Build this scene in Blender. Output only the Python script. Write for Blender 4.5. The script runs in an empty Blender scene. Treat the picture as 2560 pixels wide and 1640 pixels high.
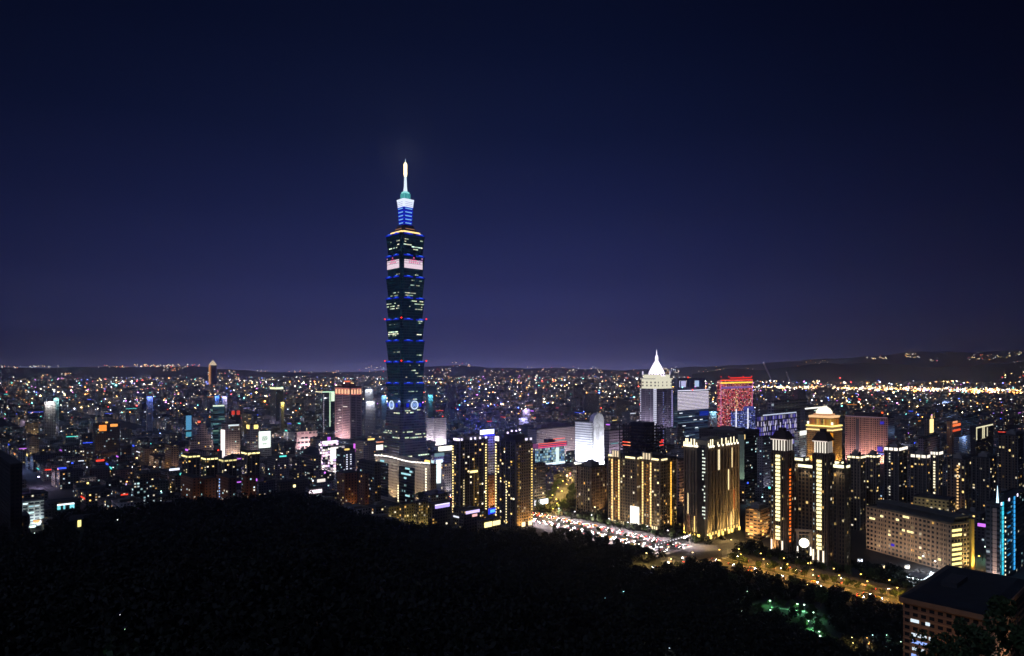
import bpy, math, random
import numpy as np
from mathutils import Vector, Matrix
random.seed(7); rng = np.random.default_rng(7)
C = bpy.context.scene.collection
scene = bpy.context.scene

# ------------------------------------------------------------------ camera
F, CX, HY, HC = 1707.0, 1280.0, 925.0, 165.0      # focal length, centre and horizon in photo pixels, eye height in metres
cam = bpy.data.cameras.new('camera'); co = bpy.data.objects.new('camera', cam); C.objects.link(co)
co.location = (0, 0, HC); co.rotation_euler = (math.radians(90), 0, 0)
cam.sensor_width = 36; cam.lens = 36 * F / 2560; cam.shift_y = (HY - 820) / 2560
cam.clip_start = 1; cam.clip_end = 90000
scene.camera = co
scene.view_settings.view_transform = 'Standard'; scene.view_settings.look = 'None'
scene.view_settings.exposure = 0; scene.view_settings.gamma = 1
scene.cycles.use_denoising = True
scene.cycles.max_bounces = 3; scene.cycles.diffuse_bounces = 1; scene.cycles.glossy_bounces = 2
scene.cycles.transparent_max_bounces = 4; scene.cycles.volume_bounces = 0
scene.cycles.sample_clamp_indirect = 2; scene.cycles.caustics_reflective = False; scene.cycles.caustics_refractive = False
scene.cycles.use_light_tree = True

def L1(c):
    c /= 255.0
    return c / 12.92 if c <= 0.04045 else ((c + 0.055) / 1.055) ** 2.4
def S(r, g, b): return (L1(r), L1(g), L1(b), 1.0)

# ------------------------------------------------------------------ night sky
w = bpy.data.worlds.new('World'); scene.world = w; w.use_nodes = True
nt = w.node_tree; nt.nodes.clear(); N = nt.nodes; K = nt.links
def wm(op, a, b=None, c=None):
    n = N.new('ShaderNodeMath'); n.operation = op
    for i, v in enumerate((a, b, c)):
        if v is None: continue
        if isinstance(v, (int, float)): n.inputs[i].default_value = v
        else: K.new(v, n.inputs[i])
    return n.outputs[0]
out = N.new('ShaderNodeOutputWorld'); add = N.new('ShaderNodeAddShader')
b1 = N.new('ShaderNodeBackground'); b2 = N.new('ShaderNodeBackground')
sk = N.new('ShaderNodeTexSky'); sk.sky_type = 'NISHITA'; sk.sun_disc = False
sk.sun_elevation = math.radians(-7); sk.sun_rotation = math.radians(-20)
b1.inputs[1].default_value = 0.05
K.new(sk.outputs[0], b1.inputs[0])
tc = N.new('ShaderNodeTexCoord'); sx = N.new('ShaderNodeSeparateXYZ'); K.new(tc.outputs['Generated'], sx.inputs[0])
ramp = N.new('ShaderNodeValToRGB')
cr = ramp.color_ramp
stops = [(0.0, (166, 166, 250)), (0.018, (114, 116, 192)), (0.07, (64, 69, 130)), (0.13, (42, 48, 98)), (0.22, (27, 34, 75)), (0.32, (15, 23, 55)), (0.43, (8, 15, 41)), (0.55, (5, 9, 28)), (1.0, (3, 5, 16))]  # lowest stop is an added bright band, unseen behind the ridges, lighting the haze
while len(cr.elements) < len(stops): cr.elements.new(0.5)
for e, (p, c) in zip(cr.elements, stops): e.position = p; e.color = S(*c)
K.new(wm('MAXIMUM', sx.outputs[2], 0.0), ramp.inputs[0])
# glow of the lit city is strongest ahead and falls off to both sides
az = wm('ARCTAN2', sx.outputs[0], sx.outputs[1])
da = wm('SUBTRACT', az, -0.02)
right = wm('GREATER_THAN', da, 0.0)
wid = wm('SUBTRACT', 0.72, wm('MULTIPLY', right, 0.22))
q = wm('DIVIDE', da, wid)
fall = wm('POWER', 2.718, wm('MULTIPLY', wm('MULTIPLY', q, q), -1.0))
fall = wm('ADD', wm('MULTIPLY', fall, 0.86), 0.14)
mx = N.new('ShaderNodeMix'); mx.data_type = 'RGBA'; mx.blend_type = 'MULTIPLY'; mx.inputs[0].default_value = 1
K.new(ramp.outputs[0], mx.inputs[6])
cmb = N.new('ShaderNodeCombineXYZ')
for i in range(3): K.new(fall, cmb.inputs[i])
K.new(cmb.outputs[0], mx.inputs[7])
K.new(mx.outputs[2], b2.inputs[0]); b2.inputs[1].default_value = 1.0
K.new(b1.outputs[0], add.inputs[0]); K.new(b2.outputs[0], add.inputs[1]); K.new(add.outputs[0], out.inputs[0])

sun = bpy.data.lights.new('moon', 'SUN'); sun.energy = 0.36; sun.angle = math.radians(12); sun.color = (.5, .58, 1.0)  # unseen bluish fill light, added to bring out the building masses
so = bpy.data.objects.new('moon', sun); C.objects.link(so); so.rotation_euler = (math.radians(48), 0, math.radians(-40))

# ------------------------------------------------------------------ geometry helpers
GA = math.radians(43)                       # the street grid
def WX(px, D): return (px - CX) / F * D
def WZ(py, D): return HC - (py - HY) / F * D
def DB(py): return HC * F / (py - HY)       # distance of a ground point seen at row py
def PX(x, y): return CX + F * x / y
def PY(z, y): return HY - F * (z - HC) / y

class MB:
    def __init__(s): s.v = []; s.f = []; s.m = []; s.uref = (0, 0)
    def add(s, vs, fs, mi=0):
        o = len(s.v); s.v.extend(vs)
        for f in fs: s.f.append(tuple(i + o for i in f)); s.m.append(mi)
    def box(s, x0, x1, y0, y1, z0, z1, mi=0):
        s.add([(x0,y0,z0),(x1,y0,z0),(x1,y1,z0),(x0,y1,z0),(x0,y0,z1),(x1,y0,z1),(x1,y1,z1),(x0,y1,z1)],
              [(0,1,5,4),(1,2,6,5),(2,3,7,6),(3,0,4,7),(4,5,6,7),(3,2,1,0)], mi)
    def prism(s, poly, z0, z1, top=None, mi=0, caps=True):
        n = len(poly); top = top or poly
        vs = [(x, y, z0) for x, y in poly] + [(x, y, z1) for x, y in top]
        fs = [(i, (i + 1) % n, n + (i + 1) % n, n + i) for i in range(n)]
        if caps: fs += [tuple(range(n, 2 * n)), tuple(reversed(range(n)))]
        s.add(vs, fs, mi)
    def lathe(s, prof, n=16, cx=0, cy=0, mi=0):
        vs = []; fs = []
        for r, z in prof:
            for k in range(n):
                a = 2 * math.pi * k / n; vs.append((cx + r * math.cos(a), cy + r * math.sin(a), z))
        for j in range(len(prof) - 1):
            for k in range(n):
                fs.append((j*n+k, j*n+(k+1)%n, (j+1)*n+(k+1)%n, (j+1)*n+k))
        fs.append(tuple(range((len(prof)-1)*n, len(prof)*n))); fs.append(tuple(reversed(range(n))))
        s.add(vs, fs, mi)
    def tube(s, p, q, r0, r1=None, n=6, mi=0):
        r1 = r0 if r1 is None else r1
        p, q = Vector(p), Vector(q); d = (q - p).normalized()
        a = d.orthogonal().normalized(); b = d.cross(a)
        vs = []
        for c, r in ((p, r0), (q, r1)):
            for k in range(n):
                t = 2 * math.pi * k / n; vs.append(tuple(c + a * (r * math.cos(t)) + b * (r * math.sin(t))))
        s.add(vs, [(k, (k+1)%n, n+(k+1)%n, n+k) for k in range(n)] + [tuple(reversed(range(n))), tuple(range(n, 2*n))], mi)
    def mesh(s, name, mats):
        me = bpy.data.meshes.new(name); me.from_pydata(s.v, [], s.f)
        for m in (mats if isinstance(mats, (list, tuple)) else [mats]): me.materials.append(m)
        me.polygons.foreach_set('material_index', s.m)
        uv = me.uv_layers.new(name='UVMap').data
        ux, uy = s.uref
        vv = s.v
        for p in me.polygons:
            n = p.normal
            if abs(n.z) > 0.8:
                for li in p.loop_indices:
                    v = vv[me.loops[li].vertex_index]; uv[li].uv = (v[0] + ux, v[1] + uy + 7000)
            else:
                l = math.hypot(n.x, n.y); tx, ty = -n.y / l, n.x / l
                u0 = ux if abs(n.y) > abs(n.x) else uy
                for li in p.loop_indices:
                    v = vv[me.loops[li].vertex_index]; uv[li].uv = (v[0]*tx + v[1]*ty + u0, v[2])
        me.validate(); me.update()
        return me
    def build(s, name, mats, parent=None, loc=None, rz=0):
        o = bpy.data.objects.new(name, s.mesh(name, mats)); C.objects.link(o)
        if parent: o.parent = parent
        if loc: o.location = loc
        o.rotation_euler.z = rz
        return o

def tag(o, label=None, cat=None, group=None, kind=None):
    if label: o['label'] = label
    if cat: o['category'] = cat
    if group: o['group'] = group
    if kind: o['kind'] = kind
    return o
def empty(name, loc, rz=0):
    o = bpy.data.objects.new(name, None); C.objects.link(o); o.location = loc; o.rotation_euler.z = rz
    o.empty_display_size = 2
    return o
def link(name, me, parent, loc, rz=0):
    o = bpy.data.objects.new(name, me); C.objects.link(o); o.parent = parent; o.location = loc; o.rotation_euler.z = rz
    return o
def lamp(kind, parent, loc, power, col, size=1.0, rot=None, spot=None, blend=0.6):
    d = bpy.data.lights.new('lamp_light', kind); d.energy = power; d.color = col[:3]
    if kind == 'AREA': d.size = size
    else: d.shadow_soft_size = size
    if kind == 'SPOT': d.spot_size = math.radians(spot or 90); d.spot_blend = blend
    o = bpy.data.objects.new('lamp_light', d); C.objects.link(o); o.location = loc
    if parent: o.parent = parent
    if rot: o.rotation_euler = rot
    return o

# ------------------------------------------------------------------ materials
MATS = {}
def newmat(key):
    m = bpy.data.materials.new(key); m.use_nodes = True; m.node_tree.nodes.clear(); MATS[key] = m
    return m, m.node_tree.nodes, m.node_tree.links
def nmath(N, K, op, a, b=None):
    n = N.new('ShaderNodeMath'); n.operation = op
    for i, v in enumerate((a, b)):
        if v is None: continue
        if isinstance(v, (int, float)): n.inputs[i].default_value = v
        else: K.new(v, n.inputs[i])
    return n.outputs[0]
def emis(col, st):
    key = 'light_%d_%d_%d_%g' % (*[int(c) for c in col], st)
    if key in MATS: return MATS[key]
    m, N, K = newmat(key); e = N.new('ShaderNodeEmission'); e.inputs[0].default_value = S(*col); e.inputs[1].default_value = st
    o = N.new('ShaderNodeOutputMaterial'); K.new(e.outputs[0], o.inputs[0]); m.cycles.emission_sampling = 'NONE'
    return m
def paint(col, rough=0.7, var=0.25, scale=0.15, metal=0.0):
    key = 'paint_%g_%g_%g_%g_%g' % (*col[:3], rough, scale)
    if key in MATS: return MATS[key]
    m, N, K = newmat(key); p = N.new('ShaderNodeBsdfPrincipled'); o = N.new('ShaderNodeOutputMaterial')
    t = N.new('ShaderNodeTexCoord'); z = N.new('ShaderNodeTexNoise'); z.inputs['Scale'].default_value = scale; z.inputs['Detail'].default_value = 5
    K.new(t.outputs['Object'], z.inputs['Vector'])
    mp = N.new('ShaderNodeMapRange'); mp.inputs[1].default_value = 0.3; mp.inputs[2].default_value = 0.7
    mp.inputs[3].default_value = 1 - var; mp.inputs[4].default_value = 1 + var; K.new(z.outputs[0], mp.inputs[0])
    v = N.new('ShaderNodeVectorMath'); v.operation = 'SCALE'; v.inputs[0].default_value = col[:3]; K.new(mp.outputs[0], v.inputs['Scale'])
    K.new(v.outputs[0], p.inputs['Base Color']); p.inputs['Roughness'].default_value = rough; p.inputs['Metallic'].default_value = metal
    K.new(p.outputs[0], o.inputs[0]); return m
WARM = [(255,214,130),(255,232,170),(255,196,104),(255,240,205)]
COOL = [(190,235,235),(225,245,255),(170,220,230),(255,244,220)]
MIXED = [(255,222,150),(210,240,240),(255,240,215),(255,190,110)]
def facade(key, wall, glass=(0.012,0.016,0.022), cw=3.2, ch=3.3, ww=0.6, wh=0.5, lit=0.05, pal=MIXED, st=1.0, attr=False, rough=0.7, even=False):
    """wall with rows of windows; a random few of them have the light on"""
    if key in MATS: return MATS[key]
    m, N, K = newmat(key); p = N.new('ShaderNodeBsdfPrincipled'); o = N.new('ShaderNodeOutputMaterial')
    M = lambda op, a, b=None: nmath(N, K, op, a, b)
    t = N.new('ShaderNodeUVMap'); s = N.new('ShaderNodeSeparateXYZ'); K.new(t.outputs[0], s.inputs[0])
    u = M('DIVIDE', s.outputs[0], cw); v = M('DIVIDE', s.outputs[1], ch)
    iu, iv, fu, fv = M('FLOOR', u), M('FLOOR', v), M('FRACT', u), M('FRACT', v)
    wu = M('LESS_THAN', M('ABSOLUTE', M('SUBTRACT', fu, 0.5)), ww/2)
    wv = M('LESS_THAN', M('ABSOLUTE', M('SUBTRACT', fv, 0.55)), wh/2)
    win = M('MULTIPLY', wu, wv)
    oi = N.new('ShaderNodeObjectInfo')
    cb = N.new('ShaderNodeCombineXYZ'); K.new(iu, cb.inputs[0]); K.new(iv, cb.inputs[1]); K.new(M('MULTIPLY', oi.outputs['Random'], 100.0), cb.inputs[2])
    wn = N.new('ShaderNodeTexWhiteNoise'); wn.noise_dimensions = '3D'; K.new(cb.outputs[0], wn.inputs[0])
    cs = N.new('ShaderNodeSeparateColor'); K.new(wn.outputs['Color'], cs.inputs[0])
    if attr:
        al = N.new('ShaderNodeAttribute'); al.attribute_name = 'lit'; thr = al.outputs['Fac']
        at = N.new('ShaderNodeAttribute'); at.attribute_name = 'tint'; wallc = at.outputs['Color']
    else: thr = lit; wallc = None
    on = M('MULTIPLY', M('LESS_THAN', cs.outputs[0], thr), win)
    nz = N.new('ShaderNodeTexNoise'); nz.inputs['Scale'].default_value = 0.08; nz.inputs['Detail'].default_value = 4
    tcc = N.new('ShaderNodeTexCoord'); K.new(tcc.outputs['Object'], nz.inputs['Vector'])
    vm = N.new('ShaderNodeVectorMath'); vm.operation = 'SCALE'
    if wallc: K.new(wallc, vm.inputs[0])
    else: vm.inputs[0].default_value = wall[:3]
    K.new(M('ADD', M('MULTIPLY', nz.outputs[0], 0.7), 0.65), vm.inputs['Scale'])
    mx = N.new('ShaderNodeMix'); mx.data_type = 'RGBA'; K.new(win, mx.inputs[0]); K.new(vm.outputs[0], mx.inputs[6]); mx.inputs[7].default_value = (*glass, 1)
    K.new(mx.outputs[2], p.inputs['Base Color'])
    K.new(M('ADD', M('MULTIPLY', win, -0.45), rough), p.inputs['Roughness'])
    rp = N.new('ShaderNodeValToRGB'); rp.color_ramp.interpolation = 'CONSTANT'
    while len(rp.color_ramp.elements) < len(pal): rp.color_ramp.elements.new(0.5)
    for i, (e, c) in enumerate(zip(rp.color_ramp.elements, pal)): e.position = i / len(pal); e.color = S(*c)
    K.new(cs.outputs[1], rp.inputs[0]); K.new(rp.outputs[0], p.inputs['Emission Color'])
    K.new(M('MULTIPLY', on, st if even else M('MULTIPLY', M('ADD', cs.outputs[2], 0.15), st)), p.inputs['Emission Strength'])
    K.new(p.outputs[0], o.inputs[0]); m.cycles.emission_sampling = 'NONE'
    m['cell'] = (cw, ch, ww, wh)
    return m
ROOF = paint((0.06,0.06,0.065), 0.9); DARKMET = paint((0.05,0.05,0.05), 0.5, metal=0.5); WHITEP = paint((0.6,0.6,0.6), 0.6)
CONC = paint((0.3,0.29,0.27), 0.8)

# ------------------------------------------------------------------ building builder
RECT = []
HERO = []       # footprints kept free of filler: (x, y, radius)
LAND = []       # (px, name) landmarks the filler labels refer to
WINM = {}
def winmesh(name, wd, ht, mat, th=0.3):
    k = (name, round(wd, 2), round(ht, 2), mat.name, th)
    if k not in WINM:
        b = MB(); b.box(-wd/2, wd/2, -th, 0.12 if th < 0.5 else th, -ht/2, ht/2); WINM[k] = b.mesh(name, mat)
    return WINM[k]
class Bld:
    def __init__(s, name, label, cat, xl, xc, xr, ytop, D, ang=None, dmax=60, group=None):
        g = GA if ang is None else math.radians(ang); sg, cg = math.sin(g), math.cos(g)
        X = WX(xc, D); kl = (xl - CX) / F; kr = (xr - CX) / F
        dn = sg + kl * cg; s.d = (X - kl * D) / dn if dn > 0.02 else dmax
        dn = cg - kr * sg; s.w = (kr * D - X) / dn if dn > 0.02 else dmax
        s.d = min(max(s.d, 8), dmax * 2); s.w = min(max(s.w, 8), dmax * 2)
        s.h = WZ(ytop, D); s.D = D; s.g = g
        cx = X + s.w/2*cg - s.d/2*sg; cy = D + s.w/2*sg + s.d/2*cg
        s.root = tag(empty(name, (cx, cy, 0), g), label, cat, group)
        s.cx, s.cy = cx, cy
        HERO.append((cx, cy, 0.5 * math.hypot(s.w, s.d))); RECT.append((cx, cy, s.w/2 + 4, s.d/2 + 4, cg, sg))
        s.cell = (3.2, 3.3)
    def mb(s, cw=None):
        b = MB(); cw = cw or s.cell[0]; b.uref = (s.w/2, s.d/2 + 64 * cw); return b
    def fp(s, face, a, z, outw=0.0):
        """point on the right (R) or left (L) visible face; a runs 0..1 from left to right"""
        if face == 'R': return (-s.w/2 + a * s.w, -s.d/2 - outw, z)
        return (-s.w/2 - outw, s.d/2 - a * s.d, z)
    def rz(s, face): return 0 if face == 'R' else -math.pi/2
    def flen(s, face): return s.w if face == 'R' else s.d
    def item(s, name, face, a, z, wd, ht, mat, outw=0.0, th=0.3):
        return link(name, winmesh(name, wd, ht, mat, th), s.root, s.fp(face, a, z, outw), s.rz(face))
    def body(s, mat, ribs=(0, 0), bands=0, ribmat=None, z0=0, parapet=1.2, h=None, ribd=0.5, ribw=0.6):
        h = h or s.h
        if 'cell' in mat: s.cell = tuple(mat['cell'][:2]); s.cf = tuple(mat['cell'][2:])
        b = s.mb(); x, y = s.w/2, s.d/2
        b.prism([(-x,-y),(x,-y),(x,y),(-x,y)], z0, h, caps=False)
        b.box(-x, x, -y, y, h - 0.02, h)      # closes the walls under the roof
        ms = [mat, ribmat or CONC]
        for face, n in (('R', ribs[0]), ('L', ribs[1])):
            for k in range(n + 1 if n else 0):
                p = s.fp(face, k / n, 0)
                if face == 'R':
                    xx = min(max(p[0], -x + ribw/2), x - ribw/2); b.box(xx - ribw/2, xx + ribw/2, -y - ribd, -y - 0.01, z0, h - 0.05, 1)
                else:
                    yy = min(max(p[1], -y + ribw/2), y - ribw/2); b.box(-x - ribd, -x - 0.01, yy - ribw/2, yy + ribw/2, z0, h - 0.05, 1)
        if bands:
            z = z0 + bands
            while z < h - 1:
                b.box(-x - 0.3, x, -y - 0.3, -y - 0.005, z - 0.25, z + 0.25, 1)
                b.box(-x - 0.3, -x - 0.005, -y, y, z - 0.25, z + 0.25, 1); z += bands
        s.wall = b.build('wall', ms, s.root)
        if parapet:
            r = MB(); r.box(-x + .5, x - .5, -y + .5, y - .5, h + 0.004, h + 0.3)
            for q in ((-x-.15, x+.15, -y-.15, -y+.4), (-x-.15, x+.15, y-.4, y+.15), (-x-.15, -x+.4, -y+.4, y-.4), (x-.4, x+.15, -y+.4, y-.4)): r.box(*q, h + 0.01, h + parapet)
            s.roof = r.build('roof', ROOF, s.root)
        return s
    def penthouse(s, fx=0.5, fy=0.5, ht=5, mat=None, ox=0, oy=0, name='penthouse'):
        b = MB(); x, y = s.w/2*fx, s.d/2*fy; ox *= s.w/2; oy *= s.d/2
        b.box(ox-x, ox+x, oy-y, oy+y, s.h + 0.3, s.h + ht); b.box(ox-x*.5, ox+x*.3, oy-y*.4, oy+y*.6, s.h + ht, s.h + ht + ht*.45)
        return b.build(name, mat or CONC, s.root)
    def lit(s, n, faces='RL', pal=WARM, st=1.6, zr=(0.03, 0.97), ar=(0.03, 0.97), wide=1.0, name='window', seed=None):
        """single lit windows, each its own pane, set in the cells of the window grid"""
        R = random.Random(seed if seed is not None else int(s.cx * 7 + s.cy))
        cw, ch = s.cell; cf = getattr(s, 'cf', (0.6, 0.5)); used = set()
        tot = sum(s.flen(f) for f in faces)
        for _ in range(n):
            f = faces[0] if len(faces) == 1 or R.random() < s.flen(faces[0]) / tot else faces[1]
            nu = int(s.flen(f) / cw); nv = int(s.h / ch)
            if nu < 1 or nv < 2: continue
            i = int(nu * R.uniform(*ar)); j = int(nv * R.uniform(*zr))
            if (f, i, j) in used: continue
            used.add((f, i, j))
            c = R.choice(pal)
            s.item(name, f, (i + 0.5) * cw / s.flen(f), (j + 0.55) * ch, cw * cf[0] * wide, ch * cf[1], emis(c, round(st * R.choice((0.45, 0.8, 1.3)), 2)))
        return s
    def column(s, face, a, z0, z1, step, wd, ht, col, st, name='wall_lamp', nmax=90, outw=0.3, skip=0.0, th=0.3):
        z = z0; n = 0; R = random.Random(int(a * 1000 + z0))
        while z < z1 and n < nmax:
            if R.random() >= skip: s.item(name, face, a, z, wd, ht, emis(col, st), outw, th); n += 1
            z += step
        return s
    def strip(s, face, a0, a1, z, ht, col, st, name='light_strip', outw=0.4):
        return s.item(name, face, (a0 + a1) / 2, z, (a1 - a0) * s.flen(face), ht, emis(col, st), outw)
    def roofbox(s, name, x0, x1, y0, y1, z0, z1, mat):
        b = MB(); b.box(x0*s.w/2, x1*s.w/2, y0*s.d/2, y1*s.d/2, s.h + z0, s.h + z1); return b.build(name, mat, s.root)
    def flood(s, face, a, dist, z, power, col, up=55, cone=80, size=1.0):
        """floodlight on the ground or a ledge, washing a face"""
        p = s.fp(face, a, z, dist); power *= 1.7 if s.D < 740 else 1
        b = link('floodlight', winmesh('floodlight', 0.8, 0.5, DARKMET, 0.3), s.root, p, s.rz(face))
        # spot points along -Z; tilt it up toward the wall
        rz = 0 if face == 'R' else -math.pi/2
        return lamp('SPOT', s.root, (p[0], p[1], p[2] + 0.6), power, col, size, rot=(math.radians(90 + up), 0, rz), spot=cone)

# ------------------------------------------------------------------ terrain, roads
ASPH = paint((0.05,0.05,0.052), 0.75, scale=0.4); PAVE = paint((0.09,0.088,0.085), 0.85, scale=0.3)
GRASS = paint((0.035,0.05,0.02), 0.95, scale=0.1)
DIRT = paint((0.03,0.035,0.02), 1.0, scale=0.05)
CITYG = paint((0.04,0.04,0.044), 0.85, scale=0.02)
# the dark wooded hill: crest distance and crest height for each direction (column of the photo)
HILL = [(-900,1335,430),(-300,1330,450),(0,1336,460),(60,1345,455),(110,1345,450),(150,1290,470),(250,1282,480),(400,1270,490),(520,1266,495),(620,1262,495),(700,1252,500),(760,1250,505),(800,1258,508),(850,1276,510),
        (900,1294,515),(960,1312,525),(1040,1324,535),(1150,1336,545),(1250,1342,550),(1330,1352,545),(1400,1378,540),(1460,1402,535),(1560,1438,520),(1650,1462,500),
        (1750,1500,470),(1850,1545,420),(1950,1600,370),(2100,1655,320),(2300,1700,280),(2560,1750,250),(3300,1750,250)]
hp = np.array(HILL, float)
def crest(px):
    return np.interp(px, hp[:, 0], hp[:, 2]), np.interp(px, hp[:, 0], HC - (hp[:, 1] + 10 - HY) / F * hp[:, 2])
def hillz(X, Y):
    X = np.asarray(X, float); Y = np.asarray(Y, float)
    Ys = np.maximum(Y, 20.0); px = np.clip(CX + F * X / Ys, -900, 3300)
    D, z = crest(px)
    z = np.maximum(z, 0)
    t = np.clip(Y / D, 0, 1)
    near = 150 + (z - 150) * t - 14 * np.sin(np.pi * t)
    far = z * np.clip(1 - (Y - D) / np.maximum(90, 2.2 * z), 0, 1) ** 1.6
    h = np.where(Y <= D, near, far)
    h = h + (np.sin(X * .031 + 1.3) * np.cos(Y * .027) * 2.2) * np.clip(h / 20, 0, 1)
    h = np.where(Y < 0, 150 - np.abs(Y) * 0.3, h)
    return np.maximum(h, -0.5)
xs = np.arange(-760, 761, 10.0); ys = np.arange(-60, 781, 10.0)
gx, gy = np.meshgrid(xs, ys); gz = hillz(gx, gy)
vv = np.stack([gx.ravel(), gy.ravel(), gz.ravel()], 1); nx = len(xs)
ff = [(j*nx+i, j*nx+i+1, (j+1)*nx+i+1, (j+1)*nx+i) for j in range(len(ys)-1) for i in range(nx-1)
      if max(gz[j,i], gz[j,i+1], gz[j+1,i+1], gz[j+1,i]) > 0.05]
me = bpy.data.meshes.new('hill'); me.from_pydata(vv.tolist(), [], ff); me.materials.append(DIRT)
for p in me.polygons: p.use_smooth = True
o = bpy.data.objects.new('hill', me); C.objects.link(o); tag(o, kind='structure')
b = MB(); b.add([(-40000,-400,0),(40000,-400,0),(40000,60000,0),(-40000,60000,0)], [(0,1,2,3)]); tag(b.build('ground', CITYG), kind='structure')

UD = Vector((-math.sin(GA), math.cos(GA))); VD = Vector((math.cos(GA), math.sin(GA)))
def strip_mesh(p, q, wd, z, mat, name, th=0.0):
    p, q = Vector(p), Vector(q); d = (q - p).normalized(); n = Vector((-d.y, d.x)) * wd / 2
    b = MB(); vs = [p - n, q - n, q + n, p + n]
    b.prism([(v.x, v.y) for v in vs], z - max(th, 0.003), z)
    return b.build(name, mat)
RP = Vector((228.5, 546.0))                            # a point on the middle of the boulevard
def rd(t, off=0.0): return RP + UD * t + VD * off      # t metres along it, off metres to its far side
tag(strip_mesh(rd(-420), rd(2600), 62, 0.010, PAVE, 'pavement'), kind='structure')
tag(strip_mesh(rd(-420), rd(2600), 44, 0.030, ASPH, 'road'), kind='structure')
XP = rd(88)                                            # the crossing
tag(strip_mesh(XP - VD * 140, XP + VD * 600, 26, 0.020, ASPH, 'road'), kind='structure')
XP2 = rd(292)
tag(strip_mesh(XP2 - VD * 30, XP2 + VD * 700, 24, 0.020, ASPH, 'road'), kind='structure')
tag(strip_mesh(rd(-420), rd(70), 3.5, 0.16, GRASS, 'median', 0.15), kind='structure')
tag(strip_mesh(rd(110), rd(280), 3.0, 0.16, GRASS, 'median', 0.15), kind='structure')
mk = MB()
for off in (-18.5, -15, -11.5, -8, -4.5, 4.5, 8, 11.5, 15, 18.5):
    t = -150
    while t < 420:
        if not 70 < t < 108:
            a = rd(t, off); c = rd(t + 4, off); n = VD * 0.09
            mk.prism([(a.x-n.x, a.y-n.y), (a.x+n.x, a.y+n.y), (c.x+n.x, c.y+n.y), (c.x-n.x, c.y-n.y)][::-1], 0.031, 0.036)
        t += 9
for t0 in (66, 108):                                    # zebra crossings
    for k in range(-20, 21, 2):
        a = rd(t0, k); c = rd(t0 + 4, k); n = VD * 0.45
        mk.prism([(a.x-n.x, a.y-n.y), (a.x+n.x, a.y+n.y), (c.x+n.x, c.y+n.y), (c.x-n.x, c.y-n.y)][::-1], 0.031, 0.036)
tag(mk.build('road_markings', paint((0.7,0.7,0.68), 0.7)), kind='structure')
def near_road(x, y, m=34):
    p = Vector((x, y))
    if abs((p - RP).dot(VD)) < m: return True
    for P, lo, hi in ((XP, -140, 600), (XP2, -30, 700)):
        r = p - P
        if abs(r.dot(UD)) < m * 0.75 and lo < r.dot(VD) < hi: return True
    return False

# ------------------------------------------------------------------ the great stacked tower
TX, TY = -173.0, 1108.0
tw = tag(empty('skyscraper', (TX, TY, 0), GA), 'giant green glass skyscraper of stacked flaring sections with blue lit ledges and glowing spire', 'skyscraper')
HERO.append((TX, TY, 48)); LAND.append((1014, 'the giant skyscraper'))
TGL = facade('tower_glass', (0.02,0.045,0.045), glass=(0.01,0.03,0.035), cw=2.4, ch=4.2, ww=0.92, wh=0.6, lit=0.8, pal=[(20,52,72),(30,74,88),(16,42,68),(46,92,100)], st=0.42, rough=0.45)  # faint teal glow painted into most panes to lift the dark glass
TBS = facade('tower_base_glass', (0.075,0.075,0.09), glass=(0.02,0.022,0.035), cw=4.8, ch=4.2, ww=0.92, wh=0.5, lit=0.85, pal=[(70,66,84),(92,84,96),(54,56,80),(60,84,90)], st=0.5, rough=0.5)  # base glass lifted likewise by a faint grey violet glow in its panes
TDK = paint((0.012,0.016,0.022), 0.4)
BLUE = emis((24,44,225), 0.6); BLUEHI = emis((60,110,255), 1.1); RED = emis((255,40,26), 3.0)
def notch(h, n): return [(-h+n,-h),(h-n,-h),(h-n,-h+n),(h,-h+n),(h,h-n),(h-n,h-n),(h-n,h),(-h+n,h),(-h+n,h-n),(-h,h-n),(-h,-h+n),(-h+n,-h+n)]
ZT, PITCH = 382.0, 33.9
for k in range(8):
    zt = ZT - k * PITCH; zb = zt - PITCH
    b = MB(); b.uref = (0, 153.6); b.prism(notch(20.9, 3.5), zb, zt - 1.2, notch(24.0, 4.0))
    b.prism(notch(24.6, 4.1), zt - 1.2, zt, mi=1)
    for sg in (-1, 1):                                  # mullion ribs
        for j in range(9):
            y = -17 + j * 34 / 8
            b.tube((-20.95, y, zb + .6), (-24.05, y * 1.07, zt - 1.3), 0.16, n=4, mi=1)
            b.tube((y, -20.95, zb + .6), (y * 1.07, -24.05, zt - 1.3), 0.16, n=4, mi=1)
        break
    m = b.build('section', [TGL, TDK], tw)
    if k > 0 or True:
        def ledge(x0, x1, y0, y1, mat, dz=0.0, hh=1.9):
            q = MB(); q.box(x0, x1, y0, y1, zt - hh + dz, zt + 0.15 + dz); q.build('light_strip', mat, m)
        ledge(-25.3, -24.62, 2, 19.5, BLUE); ledge(-25.3, -24.62, -18.5, -3, BLUE)
        ledge(-19.5, -2.5, -25.3, -24.62, BLUE); ledge(3.5, 19.5, -25.3, -24.62, BLUE)
        ledge(-25.5, -24.7, 6, 13, BLUEHI, 0.7, 1.0); ledge(-25.5, -24.7, -14, -8, BLUEHI, 0.9, 1.0)
        ledge(-14, -8, -25.5, -24.7, BLUEHI, 0.9, 1.0); ledge(9, 16, -25.5, -24.7, BLUEHI, 0.7, 1.0)
    if k in (4, 6):
        for p in ((-23.2, -23.2), (24.6, -23.6), (-23.4, 24.4)):
            q = MB(); q.lathe([(0.5, zt), (1.1, zt + .6), (1.2, zt + 1.5), (0.6, zt + 2.3)], 10, *p); q.build('aviation_light', RED, m)
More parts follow.
